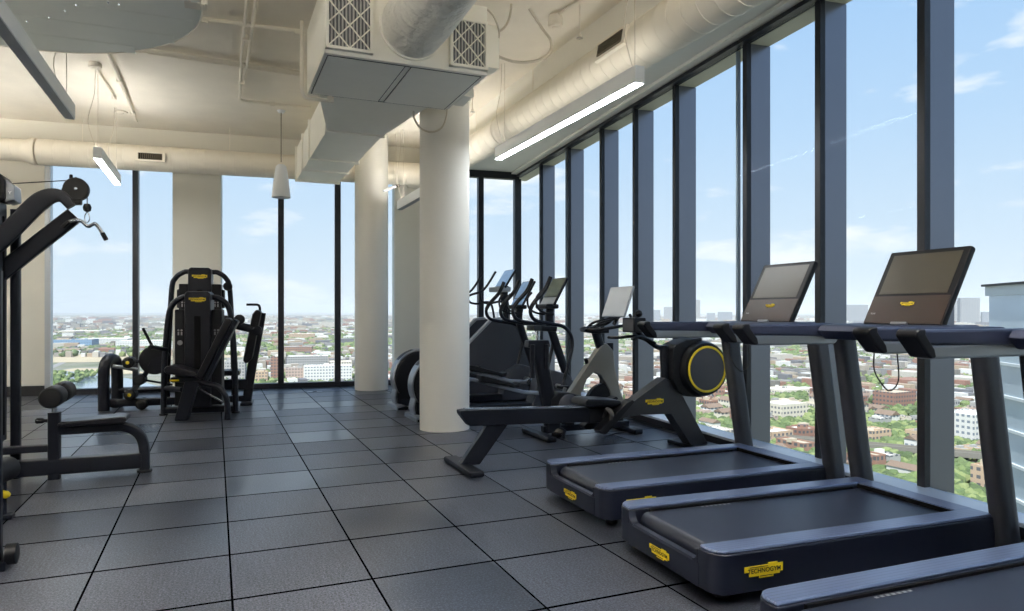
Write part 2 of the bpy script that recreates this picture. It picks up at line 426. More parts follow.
for a, b, zz in ((.795, 1.17, .47), (1.82, 2.16, .42)):
    fb, ft = z0+.03, z0+.03+zz
    mb = MB(); mb.box(a+.02, b-.02, q0-.035, q0, fb+.02, ft-.02); fi = mb.build('filter', M['filter'], AH)
    mb = MB()
    for bx_ in ((a, a+.025, fb, ft), (b-.025, b, fb, ft), (a, b, fb, fb+.025), (a, b, ft-.025, ft)):
        mb.box(bx_[0], bx_[1], q0-.05, q0, bx_[2], bx_[3], .003)
    mb.build('filter_frame', M['unit'], fi)
    mb = MB(); w, h = b-a-.04, ft-fb-.04; n = 4
    # diamond lattice across the pleats
    for k in range(-3, 4):
        for sgn in (1, -1):
            ax_, az_ = a+.02+w*(k/2.), fb+.02
            pts = []
            for t in (0, 1):
                pts.append((ax_+w*1.35*t*sgn*1. if sgn > 0 else ax_+w-w*1.35*t, az_+h*1.15*t))
            # clip to the opening
            (xa, za), (xb, zb) = pts
            t0, t1 = 0., 1.
            for lo, hi, A_, B_ in ((a+.02, b-.02, xa, xb), (fb+.02, ft-.02, za, zb)):
                d = B_-A_
                if abs(d) < 1e-9: continue
                u0, u1 = sorted(((lo-A_)/d, (hi-A_)/d)); t0, t1 = max(t0, u0), min(t1, u1)
            if t1-t0 > .05:
                A_ = (xa+(xb-xa)*t0, q0-.043, za+(zb-za)*t0); B_ = (xa+(xb-xa)*t1, q0-.043, za+(zb-za)*t1)
                mb.tube([A_, B_],   .0055, .004, seg=4, n=8, ref=(0, 1, 0))
    mb.build('lattice', M['unit'], fi)
mb = MB(); mb.box(p1, p1+.16, q0+.12, q0+.30, z0+.12, z0+.50, .004); mb.build('control_box', M['unit'], AH)
mb = MB(); mb.box(p1, p1+.10, q0+.62, q0+.95, z0-.0, z0+.12, .004); mb.build('control_box', M['unit'], AH)
for p in (p0+.1, p1-.1):
    for q in (q0+.15, q1-.15): mb = MB(); mb.cyl((p, q, z1), (p, q, CZ), .006, 8); mb.build('hanger_rod', M['pipe'], AH)

# flared transition + rectangular supply duct -----------------------
SD = tthing('rectangular_duct', 'cream painted rectangular supply duct with flanged joints running back from the air handling unit', 'duct')
def frustum(mb, A, B):
    v = []
    for (a, b, q, c, d) in (A, B): v += [(a, q, c), (b, q, c), (b, q, d), (a, q, d)]
    mb._add(v, [(0, 1, 2, 3), (7, 6, 5, 4), (0, 4, 5, 1), (1, 5, 6, 2), (2, 6, 7, 3), (3, 7, 4, 0)], .003)
mb = MB(); frustum(mb, (.90, 1.95, 6.80, 3.30, 3.84), (1.15, 1.80, 8.05, 3.30, 3.80)); mb.build('transition', M['unit'], SD)
mb = MB(); mb.box(1.16, 1.79, 8.05, 11.34, 3.305, 3.80); mb.build('duct_run', M['unit'], SD)
for q in (8.08, 9.66, 10.45, 11.3):
    mb = MB(); mb.box(1.135, 1.815, q-.025, q+.025, 3.28, 3.82, .004); mb.build('flange', M['unit'], SD)

# insulated round duct entering the unit ----------------------------
RD = tthing('insulated_duct', 'fat wrapped round duct in crinkled grey cream insulation entering the air handling unit', 'duct')
pts = [T for T in [(1.50+.012*math.sin(i*1.7), 5.655-i*.35, 3.61+.006*math.sin(i*2.3)) for i in range(28)]]
mb = MB(); mb.tube(pts, [.262+.006*math.sin(i*2.9) for i in range(28)], seg=40, ref=(0, 0, 1)); mb.build('wrapped_run', M['wrap'], RD)
mb = MB(); mb.lathe([(.274, 0), (.274, .03)], (1.50, 5.63, 3.61), (0, 1, 0), 40); mb.build('collar', M['unit'], RD)

# spiral round duct along the windows -------------------------------
LD = tthing('spiral_duct', 'long cream painted spiral round duct running above the window wall', 'duct')
def ribbed(mb, A, B, r, step=.17, seg=40, rib=.0035):
    A, B = Vector(A), Vector(B); L_ = (B-A).length; prof = [(r, 0)]; d = step
    while d < L_-.02:
        prof += [(r, d-.006), (r+rib, d-.003), (r+rib, d+.003), (r, d+.006)]; d += step
    prof.append((r, L_)); mb.lathe(prof, A, B-A, seg)
mb = MB(); ribbed(mb, (3.36, .2, 3.545), (3.36, 8.2, 3.545), .197); mb.build('duct_run', M['duct'], LD)
mb = MB(); ribbed(mb, (3.36, 8.2, 3.545), (3.36, 11.3, 3.545), .187, .23); mb.build('duct_run', M['duct'], LD)
mb = MB(); mb.lathe([(.197, 0), (.207, .01), (.207, .11), (.187, .13)], (3.36, 8.12, 3.545), (0, 1, 0), 40); mb.build('coupling', M['duct'], LD)
mb = MB(); mb.tube([T for T in spline([(3.36, 11.25, 3.545), (3.33, 11.42, 3.545), (3.22, 11.55, 3.545), (3.0, 11.6, 3.545)], 6)], .187, seg=32, ref=(0, 0, 1)); mb.build('elbow', M['duct'], LD)
def vent(parent, pc, q, z, ang, name='vent_grille'):
    """boot and louvred grille tangent to the duct; ang = direction of its face"""
    mt = Matrix.Translation((pc, q, z)) @ Matrix.Rotation(ang, 4, 'Y')
    mb = MB(); mb.box(-.215, -.15, -.25, .25, -.085, .085, .003, mtx=mt); g = mb.build(name, M['duct'], parent)
    mb = MB(); mb.box(-.218, -.2, -.20, .20, -.055, .055, mtx=mt); mb.build('vent_opening', M['dark_slot'], g)
    mb = MB()
    for k in range(5): mb.box(-.226, -.2, -.2, .2, -.05+k*.023, -.042+k*.023, mtx=mt)
    mb.build('vent_louvre', M['grille'], g)
vent(LD, 3.36, 5.25, 3.545, R(10))
for q in (1.5, 3.4, 7.3, 9.2): mb = MB(); mb.cyl((3.36, q, 3.7), (3.36, q, SZ+.3), .005, 6); mb.build('hanger_rod', M['pipe'], LD)

# round duct along the back wall ------------------------------------
BD = thing('spiral_duct', 'cream painted spiral round duct running along the back windows', 'duct')
mb = MB(); ribbed(mb, (-3.45, 11.62, 3.55), (2.6, 11.62, 3.55), .187, .22); mb.build('duct_run', M['duct'], BD)
mb = MB(); ribbed(mb, (-6.4, 11.62, 3.56), (-3.62, 11.62, 3.56), .155, .22); mb.build('duct_run', M['duct'], BD)
mb = MB(); mb.lathe([(.155, 0), (.16, .04), (.192, .12), (.192, .17)], (-3.64, 11.62, 3.555), (1, 0, 0), 40); mb.build('reducer', M['duct'], BD)
mb = MB(); mb.box(-2.17, -1.77, 11.40, 11.48, 3.47, 3.61, .003); g = mb.build('vent_grille', M['duct'], BD)
mb = MB(); mb.box(-2.13, -1.81, 11.395, 11.41, 3.495, 3.585); mb.build('vent_opening', M['dark_slot'], g)
mb = MB()
for k in range(12): mb.box(-2.125+k*.027, -2.116+k*.027, 11.385, 11.40, 3.495, 3.585)
mb.build('vent_louvre', M['grille'], g)
for x in (-5, -2.9, -.9, 2.2): mb = MB(); mb.cyl((x, 11.62, 3.7), (x, 11.62, CZ), .005, 6); mb.build('hanger_rod', M['pipe'], BD)

# round corrugated ceiling panel -------------------------------------
DP = tthing('ceiling_disc', 'huge round grey corrugated ceiling panel at the upper left with bolts', 'ceiling panel')
mb = MB()
cx, cq, rr = -1.60, 5.93, 1.5
mb.lathe([(rr-.004, 0), (rr, .004), (rr, .03), (rr-.004, .034)], (cx, cq, 3.60), (0, 0, 1), 96)
M['disc'] = mat('disc_paint', srgb(240, 242, 231), .5, var=.04, scale=2)
for k in range(7):
    q = cq-1.25+k*.4; hw = math.sqrt(max(0, rr*rr-(q-cq)**2))-.03
    mb.prism([(q-.10, 3.60), (q-.08, 3.592), (q+.08, 3.592), (q+.10, 3.60)], cx-hw, cx+hw, axis='x')
mb.build('disc', M['disc'], DP)
mb = MB(); mb.tube([(cx+(rr+.004)*math.cos(t*math.pi/40), cq+(rr+.004)*math.sin(t*math.pi/40), 3.6) for t in range(80)], .007, seg=6, closed=True, ref=(0, 0, 1)); mb.build('rim', M['pipe'], DP)
mb = MB()
for (p, q) in [(-.98, 6.2), (-1.08, 6.35), (-1.22, 6.55), (-1.4, 6.7), (-.75, 6.05), (-.68, 6.06)]: mb.lathe([(.009, 0), (.006, .01), (.001, .012)], (p, q, 3.594), (0, 0, -1), 8)
mb.build('bolt', M['chrome'], DP)
mb = MB(); mb.box(-.22, -.06, 5.80, 5.93, 3.59, 3.66, .004); mb.cyl((-.18, 5.79, 3.61), (-.18, 5.86, 3.61), .02, 12); mb.cyl((-.09, 5.79, 3.60), (-.09, 5.86, 3.60), .02, 12); mb.build('bracket', M['pipe'], DP)
for t in (20, 110, 200, 290):
    mb = MB(); mb.cyl((cx+1.3*math.cos(R(t)), cq+1.3*math.sin(R(t)), 3.62), (cx+1.3*math.cos(R(t)), cq+1.3*math.sin(R(t)), CZ), .004, 6); mb.build('hanger_rod', M['pipe'], DP)

# conduits -------------------------------------------------------------
def conduit(label, lines, r=.02, extra=(), group='ceiling conduits'):
    r *= .8
    t = tthing('conduit', label, 'pipe', group)
    for pts in lines:
        mb = MB(); mb.tube(pts, r, seg=10); mb.build('pipe_run', M['pipe'], t)
    if extra:
        for (p, q, z) in extra: mb = MB(); mb.box(p-.03, p+.03, q-.02, q+.02, z-.035, z+.02, .004); mb.build('clamp', M['pipe'], t)
    return t
zc = 4.05
conduit('pair of parallel painted ceiling pipes left of the air unit ending in an elbow', [
    [(.26, 6.0, zc), (.26, 8.2, zc), (.29, 9.7, zc)], spline([(.33, 6.0, zc), (.33, 8.2, zc), (.31, 8.7, zc), (.30, 9.0, zc)], 4),
    spline([(.29, 9.65, zc), (.30, 9.85, zc), (.42, 9.9, zc), (.8, 9.9, zc), (1.2, 9.88, zc)], 5)], .022, [(.28, 7.6, zc), (.29, 9.1, zc), (.7, 9.9, zc)])
conduit('painted pipe crossing the ceiling in front of the round panel towards the air unit', [[(-.5, 7.32, zc), (.78, 7.24, zc)]], .028, [(-.1, 7.3, zc), (.75, 7.24, zc)])
conduit('double painted pipe crossing the ceiling behind the round panel', [[(-1.3, 8.35, zc), (.9, 8.48, zc)], [(-1.3, 8.43, zc), (.9, 8.56, zc)]], .024, [(-.7, 8.4, zc), (.1, 8.45, zc)])
conduit('long straight painted pipe above the small lamp pointing to the back windows', [[(-1.07, 8.6, zc), (-1.07, 11.6, zc)]], .024, [(-1.07, 9.6, zc), (-1.07, 11.1, zc)])
conduit('short painted pipe between the junction box and a ceiling clamp', [[(-1.27, 9.2, zc), (-1.22, 10.4, zc)]], .02, [(-1.22, 10.4, zc)])
conduit('painted drain pipe dropping down the left side of the air unit to an elbow', [
    spline([(.735, 6.72, 3.95), (.735, 6.72, 3.5), (.735, 6.72, 3.32), (.77, 6.75, 3.25), (.84, 6.76, 3.25), (1.0, 6.76, 3.25)], 4), [(1.0, 6.76, 3.24), (1.0, 6.76, 3.31)]], .022, [(1.0, 6.76, 3.27)])
# flexible cables at the right of the unit
t = tthing('flexible_cable', 'large loop of painted flexible cable hanging right of the air unit', 'cable', None)
mb = MB(); mb.tube(spline([(2.34, 5.85, 3.56), (2.50, 5.82, 3.52), (2.70, 5.8, 3.55), (2.86, 5.85, 3.66), (2.90, 5.9, 3.80), (2.84, 5.95, 3.92), (2.70, 5.95, CZ-.01)], 8), .013, seg=8); mb.build('cable_run', M['cablew'], t)
t = tthing('flexible_cable', 'thin painted cable arching from the ceiling to the control box of the air unit', 'cable', None)
mb = MB(); mb.tube(spline([(2.3, 5.80, 3.62), (2.33, 5.78, 3.74), (2.27, 5.75, 3.86), (2.2, 5.75, 3.92)], 8), .009, seg=8); mb.tube(spline([(2.27, 5.82, 3.72), (2.4, 5.85, 3.82), (2.48, 5.9, 3.95), (2.52, 5.95, CZ)], 8), .011, seg=8); mb.build('cable_run', M['cablew'], t)
t = tthing('flexible_cable', 'U-shaped painted cable hanging below the rear of the air unit in front of the column', 'cable', None)
mb = MB(); mb.tube(spline([(1.86, 6.95, 3.30), (1.86, 6.93, 3.22), (1.92, 6.9, 3.12), (2.02, 6.85, 3.08), (2.11, 6.8, 3.12), (2.15, 6.77, 3.22), (2.155, 6.75, 3.33)], 8), .010, seg=8); mb.build('cable_run', M['cablew'], t)
# round boxes and detectors
def round_box(label, p, q, z, r=.06, h=.06, name='junction_box'):
    t = tthing(name, label, 'junction box'); mb = MB(); mb.lathe([(r*.85, 0), (r, .008), (r, h*.8), (r*.9, h)], (p, q, z), (0, 0, 1), 28); mb.build('housing', M['pipe'], t)
    mb = MB(); mb.lathe([(r*.5, 0), (r*.5, .01)], (p, q, z-.008), (0, 0, 1), 20); mb.build('cover', M['pipe'], t); return t
round_box('round painted junction box on the ceiling above the small lamp', -1.27, 9.22, CZ-.06, .07)
round_box('flat round ceiling box close to the back windows', -1.24, 11.3, CZ-.03, .09, .03)
t = round_box('cylinder shaped ceiling fixture beside the window duct', 2.99, 5.98, CZ-.13, .07, .11, 'ceiling_cylinder')
mb = MB(); mb.tube([(3.0, 5.95, CZ-.025), (3.06, 5.3, CZ-.025)], .018, seg=8); mb.build('pipe_run', M['pipe'], t)
def sprinkler(label, loc, drop):
    t = tthing('sprinkler', label, 'sprinkler'); p, q, z = loc
    mb = MB(); mb.cyl((p, q, z), (p, q, z+drop), .006, 8); mb.cyl((p, q, z-.03), (p, q, z), .018, 10); mb.build('pipe_stub', M['pipe'], t)
    mb = MB(); mb.cyl((p, q, z-.04), (p, q, z-.034), .03, 16, .001); mb.build('deflector', M['chrome'], t)
sprinkler('small sprinkler head beside the spiral duct vent', (3.1, 5.7, 3.82), .28)
sprinkler('small sprinkler head by the coupling of the window duct', (3.02, 8.4, 3.84), .26)
# sidewall projector-like fixture by back duct
t = thing('wall_spotlight', 'small pale spotlight under the back duct beside the front column', 'spotlight', (1.52, 11.2, 3.23), 0)
mb = MB(); mb.cyl((-.12, 0, -.06), (.08, -.02, .03), .022, 12); mb.build('lamp_head', M['lampbody'], t)
mb = MB(); mb.cyl((.10, -.02, .03), (.13, -.02, .045), .025, 12); mb.build('lamp_cap', M['dark_slot'], t)
mb = MB(); mb.cyl((.09, 0, .04), (.09, 0, CZ-3.23), .004, 6); mb.build('suspension_wire', M['cablew'], t)

# ------------------------------------------------------------------ lamps
def linear(label, p, qa, qb, z=3.04, lit=True, wires=(.25,), w=.085, h=.135, up='added_up'):
    t = tthing('linear_pendant', label, 'ceiling lamp', 'linear pendant lamps')
    mb = MB(); mb.prism([(p-w/2, z+.004), (p-w/2, z+h), (p+w/2, z+h), (p+w/2, z+.004), (p+w/2-.006, z), (p-w/2+.006, z)], qa, qb); mb.build('housing', M['lampbody'], t)
    mb = MB(); mb.box(p-w/2+.006, p+w/2-.006, qa+.006, qb-.006, z-.004, z+.004); mb.build('diffuser', M['lampglow'] if lit else M['lampoff'], t)
    if up:  # added glowing strip on top that brightens ceiling and ducts
        mb = MB(); mb.box(p-w/2+.012, p+w/2-.012, qa+.02, qb-.02, z+h, z+h+.003); mb.build('added_uplight_strip', M[up], t)
    for q in wires:
        mb = MB(); mb.tube([(p, q, z+h), (p, q, CZ)], .003, seg=6); mb.build('suspension_wire', M['cablew'], t)
        mb = MB(); mb.tube(spline([(p-.02, q, z+h), (p-.10, q, z+h+.3), (p-.04, q+.02, CZ-.3), (p-.03, q+.02, CZ)], 5), .004, seg=6); mb.build('power_cable', M['cablew'], t)
    return t
linear('lit linear pendant lamp hanging in front of the window duct', 3.05, 4.63, 7.60, 3.04, True, (4.7, 7.4), up='added_up_soft')
linear('long linear pendant lamp with dull underside at the upper left', -1.245, 4.5, 7.56, 3.04, False, (7.4,), up=None)
linear('small lit linear pendant lamp before the left back windows', -1.27, 9.38, 11.2, 3.04, True, (9.42, 11.1))
linear('linear pendant lamp with added uplight half hidden behind the front column', 2.70, 8.2, 10.95, 2.88, False, (10.7,), up='added_up')  # underside unlit; uplight added to brighten the pier and rear column
# unseen pendants added out of frame with strong uplights to brighten the room
for k, (p, q) in enumerate([(2.9, -.5), (-1.3, 0), (-4.4, 8.5), (-4.4, 4.5), (-4.4, .2), (1.1, -.5)]):
    linear('added unseen linear pendant lamp that brightens the gym', p, q, q+2.95, 3.04, True, (q+.2, q+2.7), up='added_up_strong')

PL = tthing('bell_pendant', 'white bell shaped pendant on a thin stem before the back windows', 'ceiling lamp')
bp, bq = .852, 10.37
mb = MB(); mb.lathe([(.02, .47), (.045, .465), (.070, .44), (.080, .40), (.104, .23), (.127, .02), (.129, 0), (.119, .0), (.11, .04)], (bp, bq, 2.87), (0, 0, 1), 40); mb.build('lamp_shade', M['lampbody'], PL)
mb = MB(); mb.lathe([(.11, 0), (.11, .01)], (bp, bq, 2.90), (0, 0, 1), 32); mb.build('diffuser', M['lampoff'], PL)
mb = MB(); mb.cyl((bp, bq, 3.37), (bp, bq, CZ), .006, 8); mb.build('stem', M['grille'], PL)
mb = MB(); mb.lathe([(.04, 0), (.06, .03)], (bp, bq, CZ-.03), (0, 0, 1), 24); mb.build('ceiling_rose', M['lampbody'], PL)

# ------------------------------------------------------------------ treadmills
def make_treadmill():
    t = thing('treadmill', '', 'treadmill')
    # low body with rounded plan corners
    def rr(x0, x1, y, r, n=6):
        P = []
        for cx_, cy_, a0 in ((x1-.02, y-.02, 0), (x0+r, y-r, 90), (x0+r, -y+r, 180), (x1-.02, -y+.02, 270)):
            q = r if cx_ < (x0+x1)/2 else .02
            for k in range(n+1):
                a = R(a0+90*k/n); P.append((cx_+q*math.cos(a), cy_+q*math.sin(a)))
        return P
    def rail_plan(ya, yb, r, n=8, ins=0.):
        # plan of one side, its outer rear corner rounded; y measured outward
        P = [(1.66-ins, ya+ins), (1.66-ins, yb-ins)]
        for k in range(n+1):
            a = R(90+90*k/n); P.append((r+(r-ins)*math.cos(a), yb-r+(r-ins)*math.sin(a)))
        P.append((ins, ya+ins)); return P
    mb = MB(); mb.box(0, 1.66, -.31, .31, .055, .150, .008)
    mb.prism([(-.0015, .057), (-.0015, .158), (.008, .166), (.035, .168), (.045, .15), (.045, .10)], -.31, .31)
    for s in (1, -1):
        mb.prism([(x, y*s) for x, y in rail_plan(.30, .432, .075)], .055, .228, .008, axis='z', ang=50, seg=3)
        mb.prism([(.30*s, .14), (.255*s, .166), (.272*s, .170), (.287*s, .180), (.296*s, .197), (.30*s, .22)], 0, .04, axis='x')
    mb.build('base_body', M['tread_body'], t)
    for s in (1, -1):
        mb = MB(); mb.prism([(x, y*s) for x, y in rail_plan(.302, .430, .075, ins=.004)], .224, .2425, .009, axis='z', ang=50, seg=3); mb.build('side_rail', M['rail'], t)
    mb = MB(); mb.box(1.54, 1.66, -.31, .31, .15, .2420, .006); mb.build('front_cover', M['rail'], t)
    mb = MB(); pr = [(.06+.045-.045*math.cos(a), .168+.045*math.sin(a)) for a in [R(k) for k in range(-60, 91, 15)]]
    mb.prism(pr+[(1.54, .213), (1.54, .14)], -.285, .285); mb.build('running_belt', M['belt'], t)
    mb = MB(); mb.box(.12, 1.48, .286, .30, .20, .224); mb.box(.12, 1.48, -.30, -.286, .20, .224); mb.box(1.53, 1.54, -.3, .3, .205, .236); mb.build('belt_gap', M['dark_slot'], t)
    mb = MB()
    for k in range(7): mb.box(.42+k*.028, .435+k*.028, .262, .275, .2132, .2138)
    mb.build('belt_marking', M['label'], t)
    for x in (.12, 1.45):
        for y in (-.3, .3): mb = MB(); mb.cyl((x, y, 0), (x, y, .055), .035, 16); mb.build('foot', M['black'], t)
    mb = MB(); mb.box(1.60, 1.76, -.38, .38, .01, .15, .02); mb.build('motor_cover', M['tread_body'], t)
    for s in (1, -1):
        y = .435*s
        mb = MB(); mb.tube([(1.745, y, .015), (1.565, y, 1.10)], .070, .046, 24, 2.6, ref=(0, 1, 0)); mb.build('post', M['tread_post'], t)
        mb = MB(); mb.prism([(.80, 1.12), (.80, 1.165), (.825, 1.178), (1.66, 1.178), (1.70, 1.15), (1.64, 1.11), (1.45, 1.10)], y-.046, y+.046, .022, seg=3, ang=15); g = mb.build('handrail', M['tread_grip'], t)
        mb = MB(); mb.prism([(.88, 1.058), (.84, 1.118), (1.46, 1.118), (1.50, 1.10), (1.46, 1.058)], y-.042, y+.042, .014, seg=3); mb.build('rail_underside', M['satin'], g)
        mb = MB(); mb.prism([(.775, 1.150), (.778, 1.172), (.80, 1.183), (.835, 1.183), (.835, 1.16), (.885, 1.10), (.895, 1.064), (.862, 1.062), (.845, 1.075)], y-.049, y+.049, .010, seg=3, ang=15); mb.build('rail_end_cap', M['black'], g)
    mb = MB(); mb.prism([(1.30, 1.14), (1.33, 1.175), (1.62, 1.185), (1.64, 1.15), (1.55, 1.10), (1.36, 1.09)], -.38, .38, .01); mb.build('console_bar', M['tread_grip'], t)
    # leaning console screen
    S = thing('console', None, None); del_keys = [k for k in S.keys()]
    S.parent = t
    x0, z0_, x1, z1_ = 1.515, 1.18, 1.74, 1.605
    L_ = math.hypot(x1-x0, z1_-z0_); a = math.atan2(x1-x0, z1_-z0_)
    mt = Matrix.Translation((x0, 0, z0_)) @ Matrix.Rotation(a, 4, 'Y')
    bpy.data.objects.remove(S)
    mb = MB(); mb.box(0, .04, -.252, .252, 0, L_, .012, mtx=mt); c = mb.build('console', M['black'], t)
    mb = MB(); mb.box(-.002, .002, -.240, .240, .008, L_*.375, mtx=mt); mb.build('console_panel', M['bezel'], c)
    mb = MB(); mb.box(-.002, .002, -.214, .214, L_*.405, L_-.03, mtx=mt); mb.build('display', M['display'], c)
    mb = MB(); mb.box(-.014, .004, -.05, .05, -.003, .012, .002, mtx=mt); mb.build('cup_shelf', M['satin'], c)
    b = badge(t, (0, 0, 0), .085); b.parent = c
    b.matrix_local = mt @ Matrix.Translation((-.002, 0, L_*.27)) @ Matrix.Rotation(R(-90), 4, 'Z') @ Matrix.Rotation(R(90), 4, 'X')
    lettering('RUN', .03, M['label'], c, mt @ Matrix.Translation((-.003, .20, L_*.14)) @ Matrix.Rotation(R(-90), 4, 'Z') @ Matrix.Rotation(R(90), 4, 'X'))
    # plates on the rear and on the side skirt
    badge(t, (-.005, 0, .108), .17, rz=-90)
    badge(t, (.24, -.4335, .145), .20)
    mb = MB(); y = -.40; mb.tube(spline([(.90, y, 1.07), (.90, y, .98), (.93, y-.02, .91), (1.0, y, .88), (1.05, y, .93), (1.04, y, 1.07)], 6), .0035, seg=6); mb.build('safety_cord', M['cable'], t)
    return t
tm = make_treadmill()
for i, (x, y, a, lab) in enumerate([(1.675, 4.06, 4.0, 'black treadmill standing farthest back beside the rowing machine'),
                                    (1.675, 2.95, 2.4, 'middle black treadmill between the two others with a full leaning console in view'),
                                    (1.62, 1.72, 3.8, 'nearest treadmill with only its brushed side rail and belt in view')]):
    o = tm if i == 0 else copy_tree(tm)
    o.location = (x, y, 0); o.rotation_euler = (0, 0, R(a)); tag(o, lab, 'treadmill', 'treadmills by the window')

# ------------------------------------------------------------------ rowing machine
t = thing('rowing_machine', 'black rowing machine with a yellow ringed flywheel between treadmill and column', 'rowing machine', (1.32, 5.42, 0), 5.5)
mb = MB(); mb.prism([(-.05, .47), (-.045, .44), (.03, .345), (1.45, .30), (1.45, .425), (0, .475)], -.055, .055, .008); b = mb.build('slide_beam', M['frame'], t)
mb = MB(); mb.box(0, 1.4, -.03, .03, .468, .474, mtx=Matrix.Rotation(0, 4, 'Y')); mb.bm.free(); mb = MB()
mb.prism([(0.0, .474), (0.0, .482), (1.42, .434), (1.42, .425)], -.03, .03); mb.build('slide_track', M['chrome'], b)
mb = MB(); mb.prism([(.19, .35), (.37, .34), (.12, .03), (-.05, .03)], -.035, .035, .006); mb.build('rear_leg', M['frame'], t)
mb = MB(); mb.box(-.07, .05, -.33, .33, 0, .045, .015); mb.build('foot', M['frame'], t)
mb = MB(); mb.prism([(1.30, .31), (1.34, .44), (1.50, .44), (1.88, .66), (2.0, .60), (2.36, .02), (2.17, .02), (1.94, .335), (1.62, .345)], -.065, .065, .005); w = mb.build('front_frame', M['rower_grey'], t)
badge(t, (1.76, -.067, .455), .19)
mb = MB(); mb.box(2.14, 2.42, -.28, .28, 0, .04, .012); mb.build('foot', M['frame'], t)
mb = MB(); cx_, cz_ = 2.25, .735
mb.lathe([(.21, -.172), (.235, -.165), (.252, -.12), (.262, -.02), (.255, .08), (.2, .12)], (cx_, 0, cz_), (0, 1, 0), 48)
mb.prism([(1.93, .90), (1.96, .955), (2.08, 1.0), (2.25, 1.02), (2.25, .47), (2.08, .49), (1.98, .55), (1.93, .64)], -.11, .10, .015); h = mb.build('flywheel_housing', M['black'], t)
mb = MB(); mb.tube([(cx_+.2*math.cos(k*math.pi/32), -.178, cz_+.2*math.sin(k*math.pi/32)) for k in range(64)], .011, .006, 8, closed=True, ref=(0, 1, 0)); mb.build('yellow_ring', M['yellow'], h)
mb = MB(); mb.lathe([(.188, 0), (.19, .006), (.02, .012)], (cx_, -.170, cz_), (0, -1, 0), 48); mb.build('wheel_cover', M['machine_grey'], h)
mb = MB(); mb.tube(spline([(1.95, 0, .92), (1.85, 0, .93), (1.76, 0, .98), (1.66, 0, 1.05), (1.60, 0, 1.10)], 5), .022, seg=12); mb.build('monitor_arm', M['frame'], t)
mb = MB(); mb.tube(spline([(1.80, -.02, .97), (1.64, -.05, 1.03), (1.50, -.12, 1.02), (1.46, -.22, 1.02)], 5), .014, seg=10); mb.tube(spline([(1.80, .02, .97), (1.64, .05, 1.03), (1.50, .12, 1.02), (1.46, .22, 1.02)], 5), .014, seg=10); mb.build('pull_handle', M['black'], t)
mb = MB(); mb.tube(xz([(1.92, .62), (1.90, .95)], 0), .035, .04, 12); mb.build('front_post', M['frame'], t)
mb = MB(); mb.box(1.53, 1.65, -.10, .10, 1.07, 1.20, .01); m_ = mb.build('monitor', M['black'], t)
mb = MB(); mb.box(1.526, 1.531, -.085, .085, 1.085, 1.185); mb.build('display', M['machine_grey'], m_)
mb = MB(); mb.lathe([(.001, -.035), (.025, -.025), (.035, 0), (.025, .025), (.001, .035)], (1.64, 0, 1.235), (0, 0, 1), 16); mb.build('top_knob', M['black'], t)
mb = MB(); mb.prism([(1.02, .455), (1.03, .50), (1.06, .52), (1.30, .50), (1.38, .49), (1.39, .46), (1.34, .44), (1.06, .445)], -.13, .13, .015); s_ = mb.build('seat', M['pad'], t)
mb = MB(); mb.box(1.10, 1.32, -.06, .06, .30, .45, .01); mb.build('seat_carriage', M['black'], s_)
for s in (-1, 1):
    y = .13*s
    mb = MB(); mb.prism([(1.15, .225), (1.13, .255), (1.40, .475), (1.46, .50), (1.48, .48), (1.20, .22)], y-.055, y+.055, .008); f_ = mb.build('footplate', M['black'], t)
    mb = MB(); mb.tube(spline([(1.24, y-.055, .34), (1.25, y-.05, .40), (1.23, y, .43), (1.25, y+.05, .40), (1.24, y+.055, .34)], 4), .006, .02, 8, ref=(.7, 0, .7)); mb.build('foot_strap', M['cable'], f_)
mb = MB(); mb.cyl((1.30, -.14, .31), (1.30, .14, .31), .02, 12); mb.build('footplate_axle', M['chrome'], t)

# ------------------------------------------------------------------ exercise bike
t = thing('exercise_bike', 'indoor exercise bike with a silver main frame and pale tablet screen', 'exercise bike', (2.35, 6.56, 0), 5.5)
mb = MB(); mb.tube(xz([(.17, .05), (.12, .35), (.03, .75), (-.01, .95)], 0), [.085, .075, .07, .075], .055, 16, 4, ref=(0, 1, 0)); mb.build('seat_tube', M['frame'], t)
mb = MB(); mb.prism([(-.13, .90), (-.12, .97), (.10, .97), (.12, .90)], -.055, .055, .01); mb.tube(xz([(-.09, .60), (-.09, .93)], -.07), .025, seg=10); mb.tube(xz([(.07, .68), (.07, .93)], -.07), .02, seg=10); mb.build('seat_clamp', M['frame'], t)
mb = MB(); mb.tube([(0, 0, .94), (0, 0, 1.06)], .02, seg=10); mb.build('seat_post', M['chrome'], t)
mb = MB(); mb.prism([(-.02, -.015), (-.14, -.09), (-.155, 0), (-.14, .09), (-.02, .04), (.15, .018), (.16, 0), (.15, -.018)], 1.06, 1.115, .02, axis='z', mtx=Matrix.Rotation(R(3), 4, 'Y')); mb.build('saddle', M['pad'], t)
mb = MB(); mb.prism([(.28, .34), (.33, .42), (.62, .80), (.70, .90), (.77, .93), (.85, .85), (.87, .68), (.93, .45), (1.0, .26), (.86, .24), (.80, .44), (.70, .60), (.62, .63), (.54, .56), (.47, .42), (.45, .33)], -.045, .045, .012); mb.build('main_frame', M['bike_silver'], t)
mb = MB(); mb.lathe([(.02, -.03), (.20, -.03), (.215, -.02), (.215, .02), (.20, .03), (.02, .03)], (.76, 0, .29), (0, 1, 0), 40); w = mb.build('flywheel', M['black'], t)
mb = MB(); mb.lathe([(.205, -.035), (.219, -.03), (.219, .03), (.205, .035)], (.76, 0, .29), (0, 1, 0), 40); mb.build('flywheel_rim', M['black'], w)
mb = MB(); mb.prism([(.14, .20), (.12, .38), (.2, .45), (.32, .44), (.46, .40), (.70, .34), (.72, .22), (.40, .16)], -.07, .07, .02); mb.build('drive_cover', M['black'], t)
